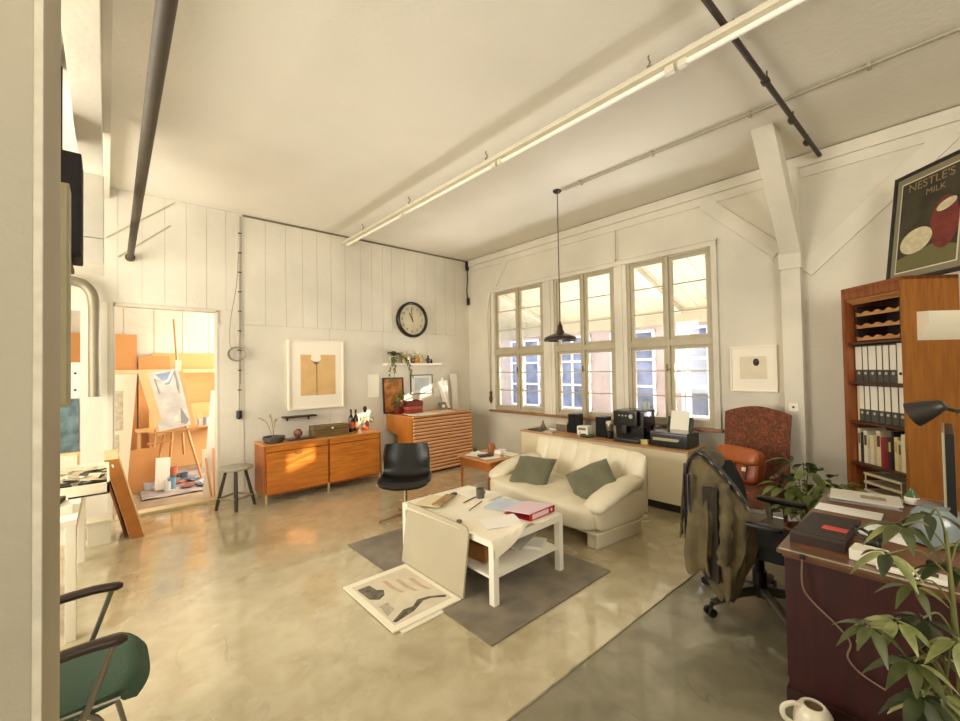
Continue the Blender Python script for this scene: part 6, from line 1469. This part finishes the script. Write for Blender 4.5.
# cloth and rags on the workroom floor
b = B(); b.grid(lambda u, v: (.35 + .95 * u, 7.0 + 1.75 * v, .006 + .012 * (1 + noise.noise(Vector((u * 6, v * 6, 0))))), 40, 40, thick=.003)
O('dust_sheet', b, M('dust_sheet_cloth', (176, 162, 152), .9, var=.35, scale=5, rgb2=(132, 122, 126)), 'paint stained grey dust sheet spread on the workroom floor', 'dust sheet')
rng = random.Random(9)
for k in range(7):
    x, y = rng.uniform(.5, 1.15), rng.uniform(7.35, 8.3); c = [(190, 120, 96), (96, 108, 130), (220, 214, 206), (150, 96, 84), (120, 132, 150), (206, 190, 170), (84, 84, 92)][k]
    b = B(); b.grid(lambda u, v: ((u - .5) * .26, (v - .5) * .16, .004 + .03 * abs(noise.noise(Vector((u * 4, v * 4, k * 3.1)))) ), 14, 10, thick=.004)
    O('paint_rag', b, M('rag_%d' % k, c, .9, var=.3, scale=9), '%s rag lying on the dust sheet' % ['reddish', 'slate blue', 'white', 'dull red', 'blue grey', 'cream', 'dark grey'][k], 'rag', (x, y, .03), rng.uniform(0, 180), 'rags on the dust sheet')
t = T('leaning_white_board', 'tall white board leaning inside the right edge of the doorway', 'board', (1.10, 6.58, 0))
b = B(); b.prism([(-.15, 0), (.06, 0), (.06, 1.42), (-.05, 1.42)], .03, Matrix(((1, 0, 0, 0), (0, 0, 1, 0), (0, 1, 0, 0), (0, 0, 0, 1)))); P('panel', b, M('panel_white', (232, 226, 216)), t)
for k in range(3):
    b = B(); b.cyl((0, 0, 0), (-.05 + .05 * k, .10, .52 + .12 * k), .014, n=6); O('wood_stick', b, EW, ('short wooden stick by the right side of the doorway', 'middle wooden stick by the right side of the doorway', 'long wooden stick by the right side of the doorway')[k], 'stick', (1.03 + .035 * k, 6.45, .012))
b = B(); b.b2(0, .22, 0, .03, 0, .34, bev=.003); b.b2(.03, .19, -.004, 0, .03, .31); O('small_canvas', b, M('canvas_cream', (236, 220, 190), .7), 'small cream canvas standing at the back of the workroom floor', 'canvas', (1.22, 8.55, 0))
t = T('drawing_board', 'white drawing board leaning at the left of the doorway', 'board', (.13, 6.95, .0))
b = B(); b.prism([(-.10, 0), (.05, 0), (.17, 1.66), (-.10, 1.66)], .03, Matrix(((1, 0, 0, 0), (0, 0, 1, 0), (0, 1, 0, 0), (0, 0, 0, 1)))); P('board', b, M('panel_cream', (238, 226, 200), .6), t)
b = B(); b.b2(-.08, .03, -.003, 0, .95, 1.45); b.b2(-.06, -.01, -.005, -.003, .5, .9); PS('sketch', b, M('sketch_lines', (216, 200, 170), .7, var=.3, scale=22), t)
b = B(); b.b2(0, .42, 0, .02, 0, .60, bev=.002); O('cardboard_sheet', b, CARD2, 'folded cardboard sheet standing behind the drawing board', 'cardboard', (.16, 7.55, .0), 12)
# things seen through the narrow second opening
t = T('tool_post', 'white post with dark holes behind the narrow left opening', 'post', (-.275, 6.95, 0))
b = B(); b.b2(-.05, .045, 0, .08, 0, 1.81, bev=.004); P('post', b, TIN, t)
b = B()
for k in range(6): b.cyl((0, -.003, 1.68 - .2 * k), (0, .001, 1.68 - .2 * k), .013, n=10)
PS('hole', b, BLK, t)
b = B(); b.b2(0, .16, 0, .03, 0, .62, bev=.003); O('teal_painting', b, M('teal_paint', (112, 138, 142), .6, var=.4, scale=7, rgb2=(60, 76, 84)), 'small teal painting behind the narrow left opening', 'painting', (-.40, 6.85, .76))
t = T('plywood_cabinet', 'pale cabinet behind the narrow left opening', 'cabinet', (-.85, 6.8, 0)); b = B(); b.b2(0, .62, 0, .4, 0, .755, bev=.004); P('cabinet_body', b, M('pale_pine', (228, 196, 148)), t)
b = B(); b.b2(.02, .6, -.016, -.0, .03, .73, bev=.003); P('door', b, M('cabinet_pale', (234, 222, 196), .6), t)
# ---------------------------------------------------------------- light
W = bpy.data.worlds.new('sky'); SC.world = W; W.use_nodes = True
nt = W.node_tree; bg = nt.nodes['Background']
bg.inputs['Color'].default_value = (.80, .89, 1.0, 1); bg.inputs['Strength'].default_value = 2.0
def light(name, kind, loc, power, col, rot=None, size=None, direction=None, **k):
    d = bpy.data.lights.new(name, kind); d.energy = power; d.color = col
    for a, v in k.items(): setattr(d, a, v)
    if kind == 'AREA': d.shape = 'RECTANGLE'; d.size, d.size_y = size
    o = bpy.data.objects.new(name, d); COL.objects.link(o); o.location = loc
    if direction is not None: o.rotation_euler = Vector(direction).to_track_quat('-Z', 'Y').to_euler()
    return o
light('sun', 'SUN', (0, 0, 9), 9.0, (1, .84, .58), direction=(-1, 1.02, -.3), angle=math.radians(.6))
# area lamps: bounce off yard, and fill added behind camera, in alcove and workroom
light('yard_light', 'AREA', (7.4, 3.6, .15), 400, (1, .97, .92), size=(5.0, 1.4), direction=(-1, 0, .28))
light('rear_fill_light', 'AREA', (.6, -3.2, 2.6), 165, (1, .96, .87), size=(3.6, 2.0), direction=(.45, .8, .45))  # added fill; the rear wall has no window
light('left_fill_light', 'AREA', (-2.2, 3.9, 1.9), 150, (1, .95, .85), size=(3.2, 2.2), direction=(1, .0, .15))  # lamp added on the alcove side; no opening in the left wall
light('workroom_fill_light', 'AREA', (3.2, 8.0, 2.0), 112, (1, .95, .86), size=(2.2, 2.2), direction=(-1, -.0, -.15))  # added to brighten the workroom, whose right wall is solid
# ---------------------------------------------------------------- camera
cam = bpy.data.cameras.new('camera'); co = bpy.data.objects.new('camera', cam); COL.objects.link(co); SC.camera = co
cam.sensor_fit = 'HORIZONTAL'; cam.sensor_width = 36; cam.lens = 36 * 416.1 / 960; cam.clip_start = .05
yaw, pit, rol = .732195, .019633, -.017675
f = Vector((math.sin(yaw) * math.cos(pit), math.cos(yaw) * math.cos(pit), math.sin(pit))); r = Vector((math.cos(yaw), -math.sin(yaw), 0)); u = r.cross(f)
r2 = r * math.cos(rol) + u * math.sin(rol); u2 = -r * math.sin(rol) + u * math.cos(rol)
co.matrix_world = Matrix(((r2.x, u2.x, -f.x, 0), (r2.y, u2.y, -f.y, 0), (r2.z, u2.z, -f.z, 1.65), (0, 0, 0, 1)))
vs = SC.view_settings; vs.view_transform = 'Standard'; vs.look = 'None'; vs.gamma = 1; vs.exposure = .65; vs.use_curve_mapping = False
SC.cycles.max_bounces = 10; SC.cycles.diffuse_bounces = 6; SC.cycles.glossy_bounces = 4; SC.cycles.transparent_max_bounces = 16; SC.cycles.sample_clamp_indirect = 6
